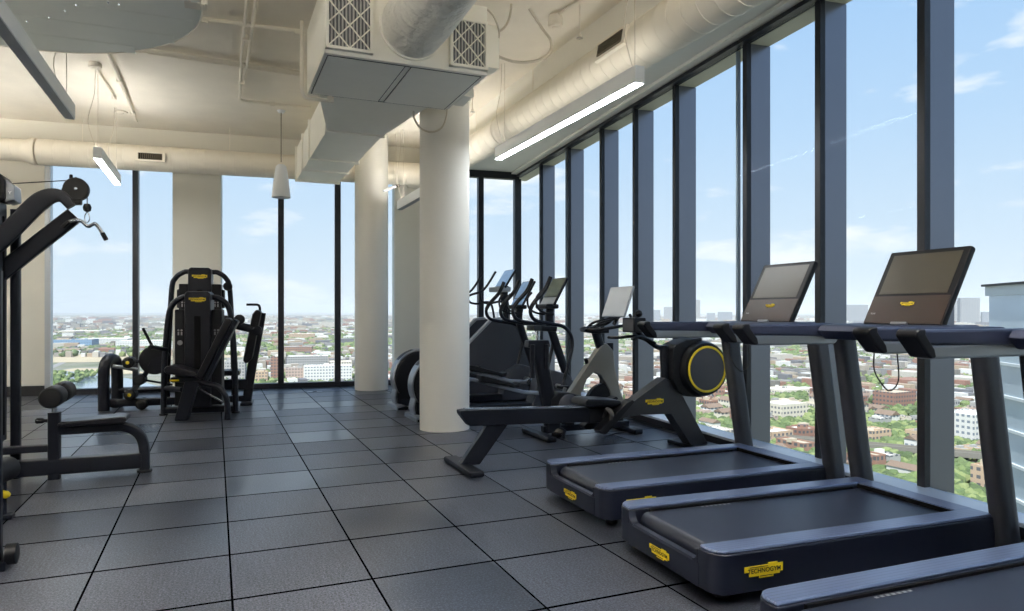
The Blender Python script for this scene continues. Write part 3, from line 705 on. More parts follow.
mb = MB(); mb.lathe([(.10, 0), (.115, .008), (.1, .02), (.03, .028)], (.31, -.068, .31), (0, -1, 0), 32); c = mb.build('chain_disc', M['machine_grey'], t)
for s, ang in ((-1, 250), (1, 70)):
    dx, dz = .17*math.cos(R(ang)), .17*math.sin(R(ang))
    mb = MB(); mb.tube([(.31, s*.11, .31), (.31+dx, s*.115, .31+dz)], .018, .010, 8, 4, ref=(0, 1, 0)); k = mb.build('crank', M['satin'], t)
    mb = MB(); mb.box(.31+dx-.05, .31+dx+.05, min(s*.12, s*.21), max(s*.12, s*.21), .31+dz-.015, .31+dz+.015, .006); mb.build('pedal', M['black'], k)
mb = MB(); mb.tube(xz([(.72, .88), (.66, 1.06)], 0), .045, .04, 14, 3, ref=(0, 1, 0)); mb.box(.80, .86, -.03, .03, .84, .93, .008); mb.build('stem', M['frame'], t)
mb = MB(); mb.lathe([(.02, 0), (.022, .05), (.012, .055)], (.56, 0, .72), (-.3, 0, 1), 12); mb.build('resistance_lever', M['black'], t)
mb = MB(); mb.prism([(.50, 1.05), (.52, 1.10), (.64, 1.10), (.80, 1.07), (.80, 1.03), (.60, 1.03)], -.05, .05, .012)
mb.build('bar_mount', M['frame'], t)
for s in (-1, 1):
    mb = MB(); mb.tube(spline([(.54, .02*s, 1.07), (.58, .16*s, 1.07), (.72, .21*s, 1.09), (.90, .20*s, 1.12), (.98, .17*s, 1.18), (1.0, .12*s, 1.22)], 5), .016, seg=10); mb.build('handlebar', M['black'], t)
    mb = MB(); mb.tube(spline([(.60, .06*s, 1.09), (.68, .07*s, 1.14), (.82, .07*s, 1.17), (.92, .05*s, 1.2)], 5), .014, seg=10); mb.build('inner_bar', M['black'], t)
mt = Matrix.Translation((.86, 0, 1.20)) @ Matrix.Rotation(R(20), 4, 'Y')
mb = MB(); mb.box(0, .025, -.225, .225, 0, .34, .01, mtx=mt); s_ = mb.build('tablet', M['satin'], t)
mb = MB(); mb.box(-.002, .002, -.212, .212, .012, .328, mtx=mt); mb.build('display', M['screen_on'], s_)
mb = MB(); mb.tube(xz([(.88, 1.12), (.95, 1.22), (.97, 1.33)], 0), .02, seg=10); mb.build('tablet_arm', M['black'], t)
mb = MB(); mb.box(.05, 1.05, -.04, .04, .045, .11, .01); mb.build('base_beam', M['frame'], t)
mb = MB(); mb.box(-.05, .05, -.33, .30, 0, .055, .018); mb.build('foot', M['frame'], t)
mb = MB(); mb.box(.96, 1.06, -.28, .28, 0, .055, .018); mb.build('foot', M['frame'], t)
mb = MB(); mb.tube(spline([(.16, 0, .05), (.24, -.05, .04), (.24, -.05, .03)], 3), .05, seg=10); mb.build('base_cap', M['black'], t)

# ------------------------------------------------------------------ ellipticals
def make_elliptical(display):
    t = thing('elliptical_trainer', '', 'elliptical trainer')
    mb = MB(); mb.box(-.07, .08, -.30, .22, 0, .045, .015); f_ = mb.build('foot', M['black'], t)
    mb = MB(); mb.prism([(-.075, .0), (-.075, .045), (-.05, .055), (.03, .055), (.03, .048), (-.06, .03), (-.06, 0)], -.31, .23, .004); mb.build('foot_trim', M['satin'], f_)
    cx_, cz_, r_ = .30, .39, .35
    mb = MB(); mb.lathe([(.02, -.10), (r_-.03, -.10), (r_-.005, -.085), (r_-.005, .085), (r_-.03, .10), (.02, .10)], (cx_, 0, cz_), (0, 1, 0), 48)
    mb.prism([(0, .04), (-.02, .2), (.4, .2), (.42, .04)], -.09, .09, .01); w = mb.build('wheel_housing', M['black'], t)
    arc = [(cx_+(r_+.012)*math.cos(R(a)), cz_+(r_+.012)*math.sin(R(a))) for a in range(85, 206, 6)]+[(-.05, .14), (-.03, .05)]
    mb = MB(); mb.tube(xz(arc, 0), [.012]*len(arc), .105, 10, 5, ref=(0, 1, 0)); mb.build('wheel_rim', M['satin'], w)
    arc = [(cx_+(r_+.024)*math.cos(R(a)), cz_+(r_+.024)*math.sin(R(a))) for a in range(105, 142, 6)]
    mb = MB(); mb.tube(xz(arc, 0), .004, .06, 8, 6, ref=(0, 1, 0)); mb.build('rim_slot', M['black'], w)
    mb = MB(); mb.box(.0, 2.15, -.10, .10, .02, .12, .02); mb.build('base_beam', M['frame'], t)
    mb = MB(); mb.prism([(1.45, .10), (1.55, .42), (1.75, .52), (1.98, .45), (2.15, .20), (2.15, .02), (1.45, .02)], -.12, .12, .03); mb.build('front_cover', M['machine_grey'], t)
    mb = MB(); mb.box(2.0, 2.14, -.30, .30, 0, .05, .015); mb.build('foot', M['frame'], t)
    for s, dz in ((-1, .0), (1, .10)):
        y = .2*s
        mb = MB(); mb.tube(xz([(.30, .52+dz), (.75, .42+dz), (1.30, .27+dz), (1.62, .24+dz)], y), .025, .02, 8, 4, ref=(0, 1, 0)); a_ = mb.build('pedal_arm', M['satin'], t)
        mb = MB(); mb.prism([(.70, .44+dz), (.72, .50+dz), (.80, .48+dz), (1.16, .38+dz), (1.22, .40+dz), (1.20, .34+dz), (.74, .42+dz)], y-.085, y+.085, .01); mb.build('footplate', M['black'], a_)
        mb = MB(); mb.cyl((1.55, y-.03, .25+dz), (1.55, y+.03, .25+dz), .045, 16); mb.build('pivot', M['chrome'], a_)
        arm = spline(xz([(1.63, 1.68), (1.55, 1.52), (1.40, 1.36), (1.355, 1.25), (1.42, 1.15), (1.60, 1.11), (1.80, 1.07), (1.90, .98), (1.93, .84), (1.87, .58), (1.79, .32)], .27*s), 5)
        n_ = len(arm); mb = MB(); mb.tube(arm, .023, seg=12); g = mb.build('moving_handle', M['frame'], t)
        mb = MB(); mb.tube(arm[:14], .026, seg=12); mb.build('grip', M['black'], g)
        mb = MB(); mb.cyl((1.79, min(.1*s, .29*s), .32), (1.79, max(.1*s, .29*s), .32), .03, 14); mb.build('handle_pivot', M['satin'], g)
        mb = MB(); mb.tube(spline(xz([(1.74, 1.22), (1.62, 1.24), (1.52, 1.30), (1.50, 1.42), (1.56, 1.50)], .13*s), 5), .014, seg=10); mb.build('fixed_handle', M['black'], t)
    mb = MB(); mb.tube(spline(xz([(2.04, .30), (1.93, .60), (1.80, .95), (1.745, 1.14), (1.755, 1.28), (1.79, 1.36)], 0), 5), .05, .045, 14, 3, ref=(0, 1, 0)); mb.build('mast', M['frame'], t)
    mb = MB(); mb.box(1.62, 1.80, -.17, .17, 1.29, 1.35, .02); mb.build('console_tray', M['black'], t)
    mt = Matrix.Translation((1.70, 0, 1.34)) @ Matrix.Rotation(R(29), 4, 'Y')
    mb = MB(); mb.box(0, .035, -.20, .20, 0, .40, .012, mtx=mt); c = mb.build('console', M['frame'], t)
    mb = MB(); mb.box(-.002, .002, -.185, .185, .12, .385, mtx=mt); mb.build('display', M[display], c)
    mb = MB(); mb.box(-.002, .002, -.185, .185, .015, .11, mtx=mt); mb.build('console_panel', M['screen_on'] if display == 'screen_green' else M['screen_painted_sky'], c)
    return t
t = make_elliptical('screen_green'); t.location = (1.40, 8.15, 0); t.rotation_euler = (0, 0, R(5.5))
tag(t, 'elliptical trainer with greenish display directly behind the exercise bike', 'elliptical trainer', 'elliptical trainers')
t = make_elliptical('screen_painted_sky'); t.location = (1.33, 9.18, 0); t.rotation_euler = (0, 0, R(5.5))
tag(t, 'elliptical trainer with bluish painted-reflection display between the other elliptical and the stair climber', 'elliptical trainer', 'elliptical trainers')

# ------------------------------------------------------------------ stair climber
t = thing('stair_climber', 'bulky grey stair climbing machine with sloping sides behind the ellipticals', 'stair climber', (1.9, 10.3, 0), 5.5)
for s in (-1, 1):
    ya, yb = (.30, .37) if s > 0 else (-.37, -.30)
    mb = MB(); mb.prism([(.25, .02), (.22, .45), (.60, .80), (.92, 1.12), (1.10, 1.14), (1.34, 1.06), (1.60, .70), (1.78, .40), (1.80, .02)], ya, yb, .015); sp_ = mb.build('side_panel', M['machine_grey'], t)
    mb = MB(); mb.tube(xz([(.20, .46), (.60, .82), (.93, 1.135), (1.08, 1.15)], (ya+yb)/2), .022, .042, 8, 5, ref=(0, 1, 0)); mb.build('side_edge', M['edge_grey'], sp_)
    mb = MB(); mb.tube(spline(xz([(.45, 1.42), (.62, 1.50), (.80, 1.56), (.90, 1.66), (1.03, 1.86)], .28*s), 6), .018, seg=10)
    mb.tube(spline(xz([(.78, 1.55), (.80, 1.42), (.92, 1.38), (1.15, 1.40), (1.22, 1.20), (1.22, 1.08)], .28*s), 6), .018, seg=10); mb.build('handrail', M['frame'], t)
for k in range(5):
    mb = MB(); mb.box(.30+k*.17, .56+k*.17, -.295, .295, .24+k*.17, .28+k*.17, .01); mb.box(.54+k*.17, .56+k*.17, -.295, .295, .10+k*.17, .26+k*.17, .005); mb.build('step', M['black'], t)
mb = MB(); mb.prism([(.35, .02), (.35, .12), (1.30, 1.0), (1.45, .9), (1.75, .4), (1.75, .02)], -.28, .28, .01); mb.build('stair_core', M['black'], t)
mb = MB(); mb.tube(spline(xz([(1.30, 1.0), (1.32, 1.25), (1.28, 1.5), (1.30, 1.66)], 0), 5), .06, .05, 12, 3, ref=(0, 1, 0)); mb.build('mast', M['frame'], t)
mb = MB(); mb.box(1.10, 1.32, -.20, .20, 1.56, 1.64, .02); mb.build('console_tray', M['edge_grey'], t)
mt = Matrix.Translation((1.20, 0, 1.63)) @ Matrix.Rotation(R(33), 4, 'Y')
mb = MB(); mb.box(0, .035, -.21, .21, 0, .34, .012, mtx=mt); c = mb.build('console', M['frame'], t)
mb = MB(); mb.box(-.002, .002, -.195, .195, .03, .325, mtx=mt); mb.build('display', M['screen_painted_sky'], c)

# ------------------------------------------------------------------ lat pulldown machine at the left edge
t = thing('lat_pulldown_machine', 'black lat pulldown machine with padded bench and raised arms at the left edge', 'weight machine', (-1.09, 6.08, 0), 5.4)
mb = MB(); mb.tube([(-1.5, 0, .095), (-.02, 0, .095)], .062, .05, 12, 5, ref=(0, 1, 0)); mb.build('base_beam', M['frame'], t)
mb = MB(); mb.tube([(-.60, 0, 0), (-.60, 0, .50)], .04, .045, 12, 5, ref=(0, 1, 0)); mb.build('knee_post', M['frame'], t)
mb = MB(); mb.cyl((-.60, 0, .49), (-.60, 0, .60), .018, 14); mb.build('adjust_tube', M['chrome'], t)
mb = MB(); mb.cyl((-.70, 0, .44), (-.63, 0, .44), .012, 10); mb.lathe([(.012, 0), (.02, .015), (.022, .05), (.014, .06)], (-.66, 0, .44), (-1, 0, 0), 14); mb.build('pull_pin', M['black'], t)
for ya in (-.29, .06):
    mb = MB(); mb.lathe([(.03, 0), (.065, .006), (.076, .022), (.076, .208), (.065, .224), (.03, .23)], (-.575, ya, .635), (0, 1, 0), 32); mb.build('knee_roller', M['foam'], t)
mb = MB(); mb.cyl((-.575, -.27, .635), (-.575, .27, .635), .018, 12); mb.build('roller_axle', M['chrome'], t)
mb = MB(); mb.tube(spline(xz([(-.60, .365), (-.40, .365), (-.22, .368), (-.12, .355), (-.04, .30), (-.005, .20), (0, .02)], 0), 5), .038, .042, 12, 4, ref=(0, 1, 0)); mb.build('seat_frame', M['frame'], t)
mb = MB(); mb.cyl((0, 0, 0), (0, 0, .02), .055, 20); mb.build('foot_cap', M['black'], t)
mb = MB(); mb.prism([(-.56, .40), (-.56, .43), (-.53, .437), (-.15, .455), (-.115, .45), (-.11, .42), (-.14, .40)], -.12, .12, .012); mb.build('seat', M['pad'], t)
mb = MB(); mb.tube([(-1.3, 0, .235), (-.62, 0, .235)], .028, .035, 12, 4, ref=(0, 1, 0)); mb.build('brace_beam', M['frame'], t)
mb = MB(); mb.tube([(-.875, .15, 0), (-.875, .15, 2.02)], .033, .04, 14, 3); mb.build('upright', M['frame'], t)
mb = MB(); mb.tube([(-1.25, .15, 0), (-1.25, .15, 2.02)], .04, .04, 14, 3); mb.build('upright', M['frame'], t)
mb = MB(); mb.box(-.97, -.918, -.10, .10, .30, 2.05, .01); mb.build('guard_panel', M['machine_grey'], t)
mb = MB(); mb.box(-.919, -.914, -.02, .02, .35, 1.95); mb.build('guard_slot', M['dark_slot'], t)
mb = MB(); mb.box(-1.45, -.97, -.14, .16, .15, 2.08, .03); mb.build('stack_shroud', M['shroud'], t)
mb = MB(); mb.prism([(-1.25, 2.05), (-1.25, 2.26), (-.95, 2.26), (-.90, 2.24), (-.88, 2.20), (-.88, 2.05)], -.12, .12, .02); mb.build('top_housing', M['black'], t)
mb = MB(); mb.prism([(-.885, 2.04), (-.885, 2.21), (-.83, 2.17), (-.825, 2.06)], -.10, .10, .01); g = mb.build('end_plate', M['satin'], t)
mt = Matrix.Translation((-.855, -.102, 2.11)) @ Matrix.Rotation(R(90), 4, 'X')
lettering('Y', .022, M['lampbody'], g, mt)
mb = MB(); mb.tube([(-1.02, .06, 1.47), (-.48, .06, 1.99)], .062, .035, 12, 5, ref=(0, 1, 0)); mb.build('straight_arm', M['frame'], t)
ar = spline(xz([(-1.05, 1.62), (-.90, 1.78), (-.78, 1.93), (-.68, 2.05), (-.60, 2.105), (-.53, 2.10), (-.475, 2.03)], -.10), 5)
mb = MB(); mb.tube(ar, [.065]*16+[.065-.0025*k for k in range(len(ar)-16)], .03, 12, 5, ref=(0, 1, 0)); mb.build('curved_arm', M['frame'], t)
mb = MB(); mb.lathe([(.05, -.035), (.08, -.035), (.086, -.028), (.086, .028), (.08, .035), (.05, .035)], (-.455, -.02, 2.175), (0, 1, 0), 36)
mb.prism([(-.53, 2.06), (-.55, 2.17), (-.50, 2.245), (-.45, 2.27), (-.42, 2.2), (-.42, 2.06)], -.05, .02, .01); mb.cyl((-.49, -.02, 2.25), (-.49, -.02, 2.285), .012, 8); h = mb.build('pulley_housing', M['black'], t)
mb = MB(); mb.cyl((-.455, -.065, 2.175), (-.455, -.05, 2.175), .012, 12); mb.build('pulley_bolt', M['chrome'], h)
mb = MB(); mb.tube([(-.86, -.02, 2.19), (-.47, -.02, 2.245)], .004, seg=6); mb.tube([(-.385, -.02, 2.17), (-.385, -.02, 2.06)], .004, seg=6); mb.build('steel_cable', M['cable'], t)
CB = thing('curl_bar', 'chrome curved pull bar hanging from the cable of the lat pulldown machine', 'exercise bar', (-1.09, 6.08, 0), 5.4)
mb = MB(); mb.lathe([(.012, 0), (.026, .01), (.03, .035), (.02, .06)], (-.385, -.02, 2.01), (0, 0, 1), 16); mb.build('cable_stop', M['black'], CB)
mb = MB(); mb.tube(spline([(-.385, -.02, 2.01), (-.372, -.02, 1.985), (-.370, -.02, 1.95), (-.385, -.02, 1.93), (-.400, -.02, 1.95), (-.398, -.02, 1.985), (-.385, -.02, 2.01)], 4), .004, seg=6); mb.build('carabiner', M['chrome'], CB)
mb = MB(); mb.tube(spline(xz([(-.53, 1.90), (-.50, 1.93), (-.46, 1.945), (-.42, 1.935), (-.395, 1.91), (-.375, 1.90), (-.35, 1.915), (-.33, 1.92), (-.30, 1.88), (-.265, 1.81)], -.02), 5), .013, seg=12); mb.build('bar', M['chrome'], CB)
for A, B in (((-.545, -.02, 1.885), (-.50, -.02, 1.93)), ((-.285, -.02, 1.855), (-.258, -.02, 1.80))):
    mb = MB(); mb.cyl(A, B, .017, 12); mb.build('bar_grip', M['black'], CB)

# second station cropped by the left edge
t = thing('cable_station', 'dark upright of a neighbouring cable station cropped by the left edge with a yellow lever', 'weight machine', (-1.35, 3.98, 0), 5.4)
mb = MB(); mb.tube([(-.02, 0, 0), (-.02, 0, 1.45)], .035, .035, 14, 3); mb.build('upright', M['frame'], t)
mb = MB(); mb.lathe([(.03, -.02), (.05, -.015), (.05, .03), (.03, .035)], (.045, -.0, .02+.05), (1, 0, 0), 24); mb.build('hub', M['black'], t)
mb = MB(); mb.box(-.30, .04, -.05, .05, 0, .05, .01); mb.build('base_plate', M['frame'], t)
t = thing('foam_roller_lever', 'grey foam ankle roller on a low lever with a yellow tip at the left edge', 'weight machine part', (-1.60, 4.95, 0), 5.4)
mb = MB(); mb.lathe([(.03, 0), (.06, .006), (.072, .025), (.072, .22), (.06, .235)], (-.03, .05, .30), (-.25, -1, 0), 28); mb.build('roller', M['foam'], t)
mb = MB(); mb.tube([(-.06, 0, .02), (-.06, 0, .30)], .025, seg=12); mb.box(-.25, 0, -.04, .04, 0, .03, .01); mb.build('lever', M['frame'], t)
mb = MB(); mb.lathe([(.008, 0), (.024, .02), (.022, .06), (.01, .075)], (-.08, -.05, .17), (1, 0, -.25), 14); mb.build('yellow_tip', M['yellow'], t)

# ------------------------------------------------------------------ weight machines in front of the pier
def tower(t, w, top, y0, y1, zb, aw, ah):
    """weight stack tower with its tubular arch"""
    mb = MB(); mb.prism([(-w/2, .10), (-w/2, top-.03), (-w/2+.03, top), (w/2-.03, top), (w/2, top-.03), (w/2, .10)], y0, y1, .012); s_ = mb.build('stack_tower', M['shroud'], t)
    mb = MB(); mb.box(-.035, .035, y0-.004, y0+.01, .45, top-.30, .002); mb.build('stack_slot', M['dark_slot'], s_)
    mb = MB(); mb.box(-w/2-.12, -w/2+.0, y0+.06, y1-.02, .12, top-.22, .01); mb.box(w/2, w/2+.12, y0+.06, y1-.02, .12, top-.22, .01); mb.build('side_shroud', M['black'], t)
    badge(t, (0, y0-.003, zb), .19)
    # instruction stickers
    mb = MB()
    for sx in (-1, 1):
        for k in (-1, 1): mb.cyl((sx*(w/2+.06)+k*.018, y0+.052, top-.47), (sx*(w/2+.06)+k*.018, y0+.06, top-.47), .012, 12, .001); mb.box(sx*(w/2+.06)+k*.018-.008, sx*(w/2+.06)+k*.018+.008, y0+.054, y0+.06, top-.53, top-.49)
    mb.cyl((-w/2-.06, y0+.05, top-.62), (-w/2-.06, y0+.06, top-.62), .03, 16, .001)
    mb.build('instruction_sticker', M['label'], t)
    ya = (y0+y1)/2+.02
    mb = MB(); mb.tube(spline([(-aw, ya, 0), (-aw+.01, ya, .6), (-aw+.05, ya, ah-.28), (-aw+.10, ya, ah-.09), (-aw+.20, ya, ah-.01), (-.14, ya, ah), (.14, ya, ah), (aw-.20, ya, ah-.01), (aw-.10, ya, ah-.09), (aw-.05, ya, ah-.28), (aw-.01, ya, .6), (aw, ya, 0)], 5), .034, seg=14); mb.build('frame_arch', M['frame'], t)
    for s in (-1, 1):
        mb = MB(); mb.cyl((s*aw, ya, 0), (s*aw, ya, .02), .05, 18); mb.build('foot', M['black'], t)

t = thing('seated_press_machine', 'dark weight machine with tilted backrest nearest to the viewer before the pier', 'weight machine', (-1.09, 8.85, 0), -4)
tower(t, .29, 1.50, .30, .58, 1.40, .41, 1.43)
mb = MB(); mb.tube([(-.385, .45, .06), (.385, .45, .06)], .04, .05, 10, 5, ref=(0, 1, 0)); mb.tube([(-.385, .45, .33), (-.15, .2, .33)], .03, seg=10); mb.build('base_beam', M['frame'], t)
mb = MB(); mb.prism([(-.18, 0), (-.07, .45), (.08, .45), (-.04, 0)], -.06, .06, .01); mb.build('seat_pedestal', M['frame'], t)
mb = MB(); mb.box(-.22, .12, -.05, .05, .44, .50, .01); m_ = mb.build('seat_support', M['frame'], t)
mb = MB(); mb.box(-.23, -.13, -.055, -.045, .455, .475); mb.build('yellow_scale', M['yellow'], m_)
mb = MB(); mb.prism([(-.25, .55), (-.27, .60), (-.24, .64), (-.14, .63), (.07, .56), (.10, .52), (.05, .50)], -.17, .17, .02); mb.build('seat', M['pad'], t)
mb = MB(); mb.prism([(.06, .50), (.13, .47), (.46, 1.14), (.43, 1.18), (.38, 1.18)], -.16, .03, .02); mb.build('backrest', M['pad'], t)
mb = MB(); mb.prism([(.14, .46), (.18, .45), (.52, 1.14), (.48, 1.17)], -.14, .02, .008); mb.build('back_frame', M['frame'], t)
mb = MB(); mb.tube(spline([(.08, -.02, .45), (.18, -.05, .415), (.30, -.08, .38), (.38, -.10, .27), (.40, -.10, .12), (.40, -.10, 0)], 5), .033, seg=12); mb.build('front_tube', M['frame'], t)
mb = MB(); mb.tube([(.0, .02, .40), (.33, -.02, .20)], .012, seg=8); mb.build('linkage_rod', M['chrome'], t)
for s in (-1,):
    mb = MB(); mb.tube(spline([(s*.36, .40, .80), (s*.42, .25, .82), (s*.44, .08, .84)], 5), .022, seg=10); g = mb.build('press_arm', M['frame'], t)
    mb = MB(); mb.cyl((s*.44, .10, .84), (s*.44, -.02, .845), .026, 12); mb.build('press_grip', M['black'], g)
mb = MB(); mb.lathe([(.03, 0), (.06, .005), (.06, .06), (.03, .065)], (.50, .1, 1.16), (0, 1, 0), 20); mb.build('pivot_drum', M['black'], t)

t = thing('leg_extension_machine', 'larger dark leg machine with round cam and foam rollers nearest to the back windows', 'weight machine', (-1.17, 10.15, 0), 0)
tower(t, .29, 1.85, .10, .40, 1.73, .42, 1.80)
mb = MB(); mb.box(-.30, .30, .22, .38, 1.30, 1.56, .02); mb.build('upper_shroud', M['black'], t)
mb = MB(); mb.lathe([(.03, 0), (.06, .005), (.06, .06), (.03, .065)], (.35, .18, 1.60), (0, -1, 0), 20); mb.build('pulley', M['black'], t)
# inverted U frame on the left
mb = MB(); mb.tube(spline([(-1.08, -.18, 0), (-1.08, -.18, .40), (-1.07, -.17, .58), (-1.04, -.05, .65), (-1.01, .10, .62), (-1.0, .15, .45), (-1.0, .15, 0)], 5), .065, .06, 14, 3); mb.build('end_frame', M['frame'], t)
mb = MB(); mb.tube([(-1.0, -.1, .56), (-.72, -.05, .50)], .025, seg=10); mb.build('grab_bar', M['satin'], t)
mb = MB(); mb.tube([(-1.05, -.12, .09), (-.1, -.12, .09)], .05, .04, 10, 4, ref=(0, 1, 0)); mb.tube([(-1.0, .12, .22), (-.1, .12, .22)], .03, seg=10); mb.build('base_beam', M['frame'], t)
mb = MB(); mb.lathe([(.05, -.03), (.17, -.03), (.185, -.02), (.185, .02), (.17, .03), (.05, .03)], (-.50, -.16, .63), (0, 1, 0), 40); cam = mb.build('cam_disc', M['black'], t)
mb = MB(); mb.lathe([(.02, 0), (.10, .008), (.11, .05)], (-.44, -.19, .57), (0, -1, 0), 28); mb.build('cam_hub', M['shroud'], cam)
for (x, z, yy) in ((-.79, .61, -.30), (-.77, .20, -.30), (-.68, .38, -.22), (-.64, .075, -.28)):
    mb = MB(); mb.lathe([(.02, 0), (.055, .006), (.07, .022), (.07, .20), (.055, .215)], (x, yy, z), (0, 1, 0), 28); r_ = mb.build('foam_roller', M['foam'], t)
    if z in (.61, .20):
        mb = MB(); mb.lathe([(.022, 0), (.018, .006)], (x, yy-.001, z), (0, -1, 0), 16); mb.build('roller_cap', M['yellow'], r_)
mb = MB(); mb.tube([(-.50, -.20, .63), (-.66, -.12, .38), (-.77, -.2, .20)], .03, .025, 10, 4, ref=(0, 1, 0)); mb.tube([(-.50, -.1, .63), (-.79, -.2, .61)], .022, seg=8); mb.tube([(-.66, -.15, .38), (-.30, -.1, .30)], .014, seg=8); mb.build('roller_arm', M['frame'], t)
mb = MB(); mb.tube([(-.54, -.05, .78), (-.66, -.05, 1.04)], .018, seg=10); mb.build('stick_handle', M['black'], t)
# tall padded back on the right
mb = MB(); mb.tube(spline(xz([(.60, .02), (.66, .45), (.72, .80), (.77, 1.10), (.79, 1.24)], .0), 5), .06, .05, 12, 4, ref=(0, 1, 0)); mb.build('back_post', M['frame'], t)
mb = MB(); mb.prism([(.60, .55), (.56, .60), (.62, .90), (.68, 1.22), (.73, 1.29), (.80, 1.26), (.76, 1.05), (.68, .62)], -.20, .20, .03); mb.build('backrest', M['pad'], t)
mb = MB(); mb.tube([(.30, -.1, 1.12), (.72, -.16, 1.01)], .055, .05, 12, 3, ref=(0, 1, 0)); mb.cyl((.74, -.22, 1.0), (.74, -.12, 1.0), .065, 20); mb.lathe([(.03, 0), (.075, .01), (.075, .07), (.03, .08)], (.34, -.16, 1.13), (0, 1, 0), 24); mb.build('side_arm', M['frame'], t)
mb = MB(); mb.tube(spline([(.60, -.05, 1.35), (.70, -.05, 1.35), (.75, -.05, 1.345), (.77, -.05, 1.31), (.77, -.05, 1.24)], 4), .017, seg=10); mb.build('top_handle', M['black'], t)
mb = MB(); mb.box(.20, .62, -.06, .06, .20, .34, .02); mb.box(.10, .64, -.05, .05, .04, .12, .01); mb.build('seat_beam', M['frame'], t)
mb = MB(); mb.box(.16, .52, -.17, .17, .40, .47, .02); mb.build('seat', M['pad'], t)
mb = MB(); mb.box(.53, .68, -.22, .22, 0, .04, .01); mb.build('foot', M['frame'], t)

# ------------------------------------------------------------------ floor outlets and cords
def outlet(label, x, y, w=.16, m='satin'):
    t = thing('floor_outlet', label, 'floor outlet', (x, y, 0), 5.4)
    mb = MB(); mb.box(-w/2, w/2, -.05, .05, 0, .006, .002); mb.build('cover_plate', M[m], t)
    mb = MB(); mb.box(-.03, .03, -.03, .03, .006, .012, .002); mb.build('flap', M['mullion'], t)
outlet('small metal outlet plate in the floor before the back windows', .36, 11.35, .22)
outlet('black outlet box on the floor between rowing machine and windows', 3.38, 6.55, .10, 'black')
mb = MB(); mb.tube(spline([(2.9, 6.2, .006), (3.0, 6.38, .006), (3.2, 6.5, .006), (3.38, 6.53, .012)], 6), .006, seg=6)
tag(mb.build('power_cord', M['cable']), 'thin black power cord lying on the floor behind the rowing machine', 'cord')

# ------------------------------------------------------------------ the city outside, some eighty metres below
GZ = -78.75
def city_ground():
    m, nt, N, L, P = new_mat('city_ground')
    tc = N.new('ShaderNodeTexCoord')
    def noise(s, d=4, r=.6):
        n = N.new('ShaderNodeTexNoise'); n.inputs['Scale'].default_value = s; n.inputs['Detail'].default_value = d; n.inputs['Roughness'].default_value = r
        L.new(tc.outputs['Object'], n.inputs['Vector']); return n.outputs['Fac']
    vo = N.new('ShaderNodeTexVoronoi'); vo.inputs['Scale'].default_value = .035; L.new(tc.outputs['Object'], vo.inputs['Vector'])
    cr = N.new('ShaderNodeValToRGB'); e = cr.color_ramp.elements
    e[0].position = .38; e[0].color = (*srgb(88, 102, 70), 1); e[1].position = .62; e[1].color = (*srgb(150, 143, 131), 1)
    x = e.new(.5); x.color = (*srgb(118, 122, 98), 1)
    L.new(noise(.012, 8, .7), cr.inputs['Fac'])
    mx = N.new('ShaderNodeMix'); mx.data_type = 'RGBA'; L.new(noise(.0025, 3), mx.inputs[0])
    mx.inputs[7].default_value = (*srgb(128, 127, 122), 1); L.new(cr.outputs[0], mx.inputs[6])
    L.new(mx.outputs[2], P.inputs['Base Color']); P.inputs['Roughness'].default_value = 1; P.inputs['Specular IOR Level'].default_value = 0
    return m
mb = MB(); mb.lathe([(60000, -1), (60000, 0)], (0, 0, GZ), (0, 0, 1), 96)
o = struct('ground', mb, city_ground()); 
def wall_windows(name, ca, cb, win, sx=3.2, sz=3.4):
    m, nt, N, L, P = new_mat(name)
    tc = N.new('ShaderNodeTexCoord'); sp = N.new('ShaderNodeSeparateXYZ'); L.new(tc.outputs['Object'], sp.inputs[0])
    oi = N.new('ShaderNodeObjectInfo')
    def mth(op, a, b=None):
        n = N.new('ShaderNodeMath'); n.operation = op
        for i, v in enumerate((a, b)):
            if v is None: continue
            if isinstance(v, (int, float)): n.inputs[i].default_value = v
            else: L.new(v, n.inputs[i])
        return n.outputs[0]
    h = mth('FRACT', mth('DIVIDE', mth('ADD', sp.outputs[0], sp.outputs[1]), sx)); v = mth('FRACT', mth('DIVIDE', sp.outputs[2], sz))
    w = mth('MULTIPLY', mth('GREATER_THAN', h, .45), mth('MULTIPLY', mth('GREATER_THAN', v, .35), mth('LESS_THAN', v, .8)))
    mx = N.new('ShaderNodeMix'); mx.data_type = 'RGBA'; L.new(oi.outputs['Random'], mx.inputs[0]); mx.inputs[6].default_value = (*ca, 1); mx.inputs[7].default_value = (*cb, 1)
    m2 = N.new('ShaderNodeMix'); m2.data_type = 'RGBA'; L.new(w, m2.inputs[0]); L.new(mx.outputs[2], m2.inputs[6]); m2.inputs[7].default_value = (*win, 1)
    L.new(m2.outputs[2], P.inputs['Base Color']); P.inputs['Roughness'].default_value = .8
    return m
BM = {
 'brick': wall_windows('brick_walls', srgb(138, 100, 86), srgb(158, 124, 106), srgb(84, 84, 88)),
 'tan': wall_windows('tan_walls', srgb(196, 170, 142), srgb(176, 150, 128), srgb(96, 96, 98)),
 'white': wall_windows('white_walls', srgb(214, 212, 208), srgb(204, 202, 196), srgb(120, 130, 140)),
 'pale': wall_windows('pale_walls', srgb(214, 206, 190), srgb(196, 186, 170), srgb(110, 112, 116)),
 'pink': wall_windows('pink_walls', srgb(176, 150, 138), srgb(186, 170, 158), srgb(120, 112, 110)),
 'grey': wall_windows('grey_walls', srgb(150, 150, 150), srgb(170, 168, 164), srgb(84, 88, 94)),
 'blue': wall_windows('blue_walls', srgb(110, 140, 170), srgb(130, 158, 184), srgb(70, 96, 124)),
 'tower': wall_windows('tower_walls', srgb(150, 146, 140), srgb(124, 130, 140), srgb(84, 92, 104), 9, 7)}
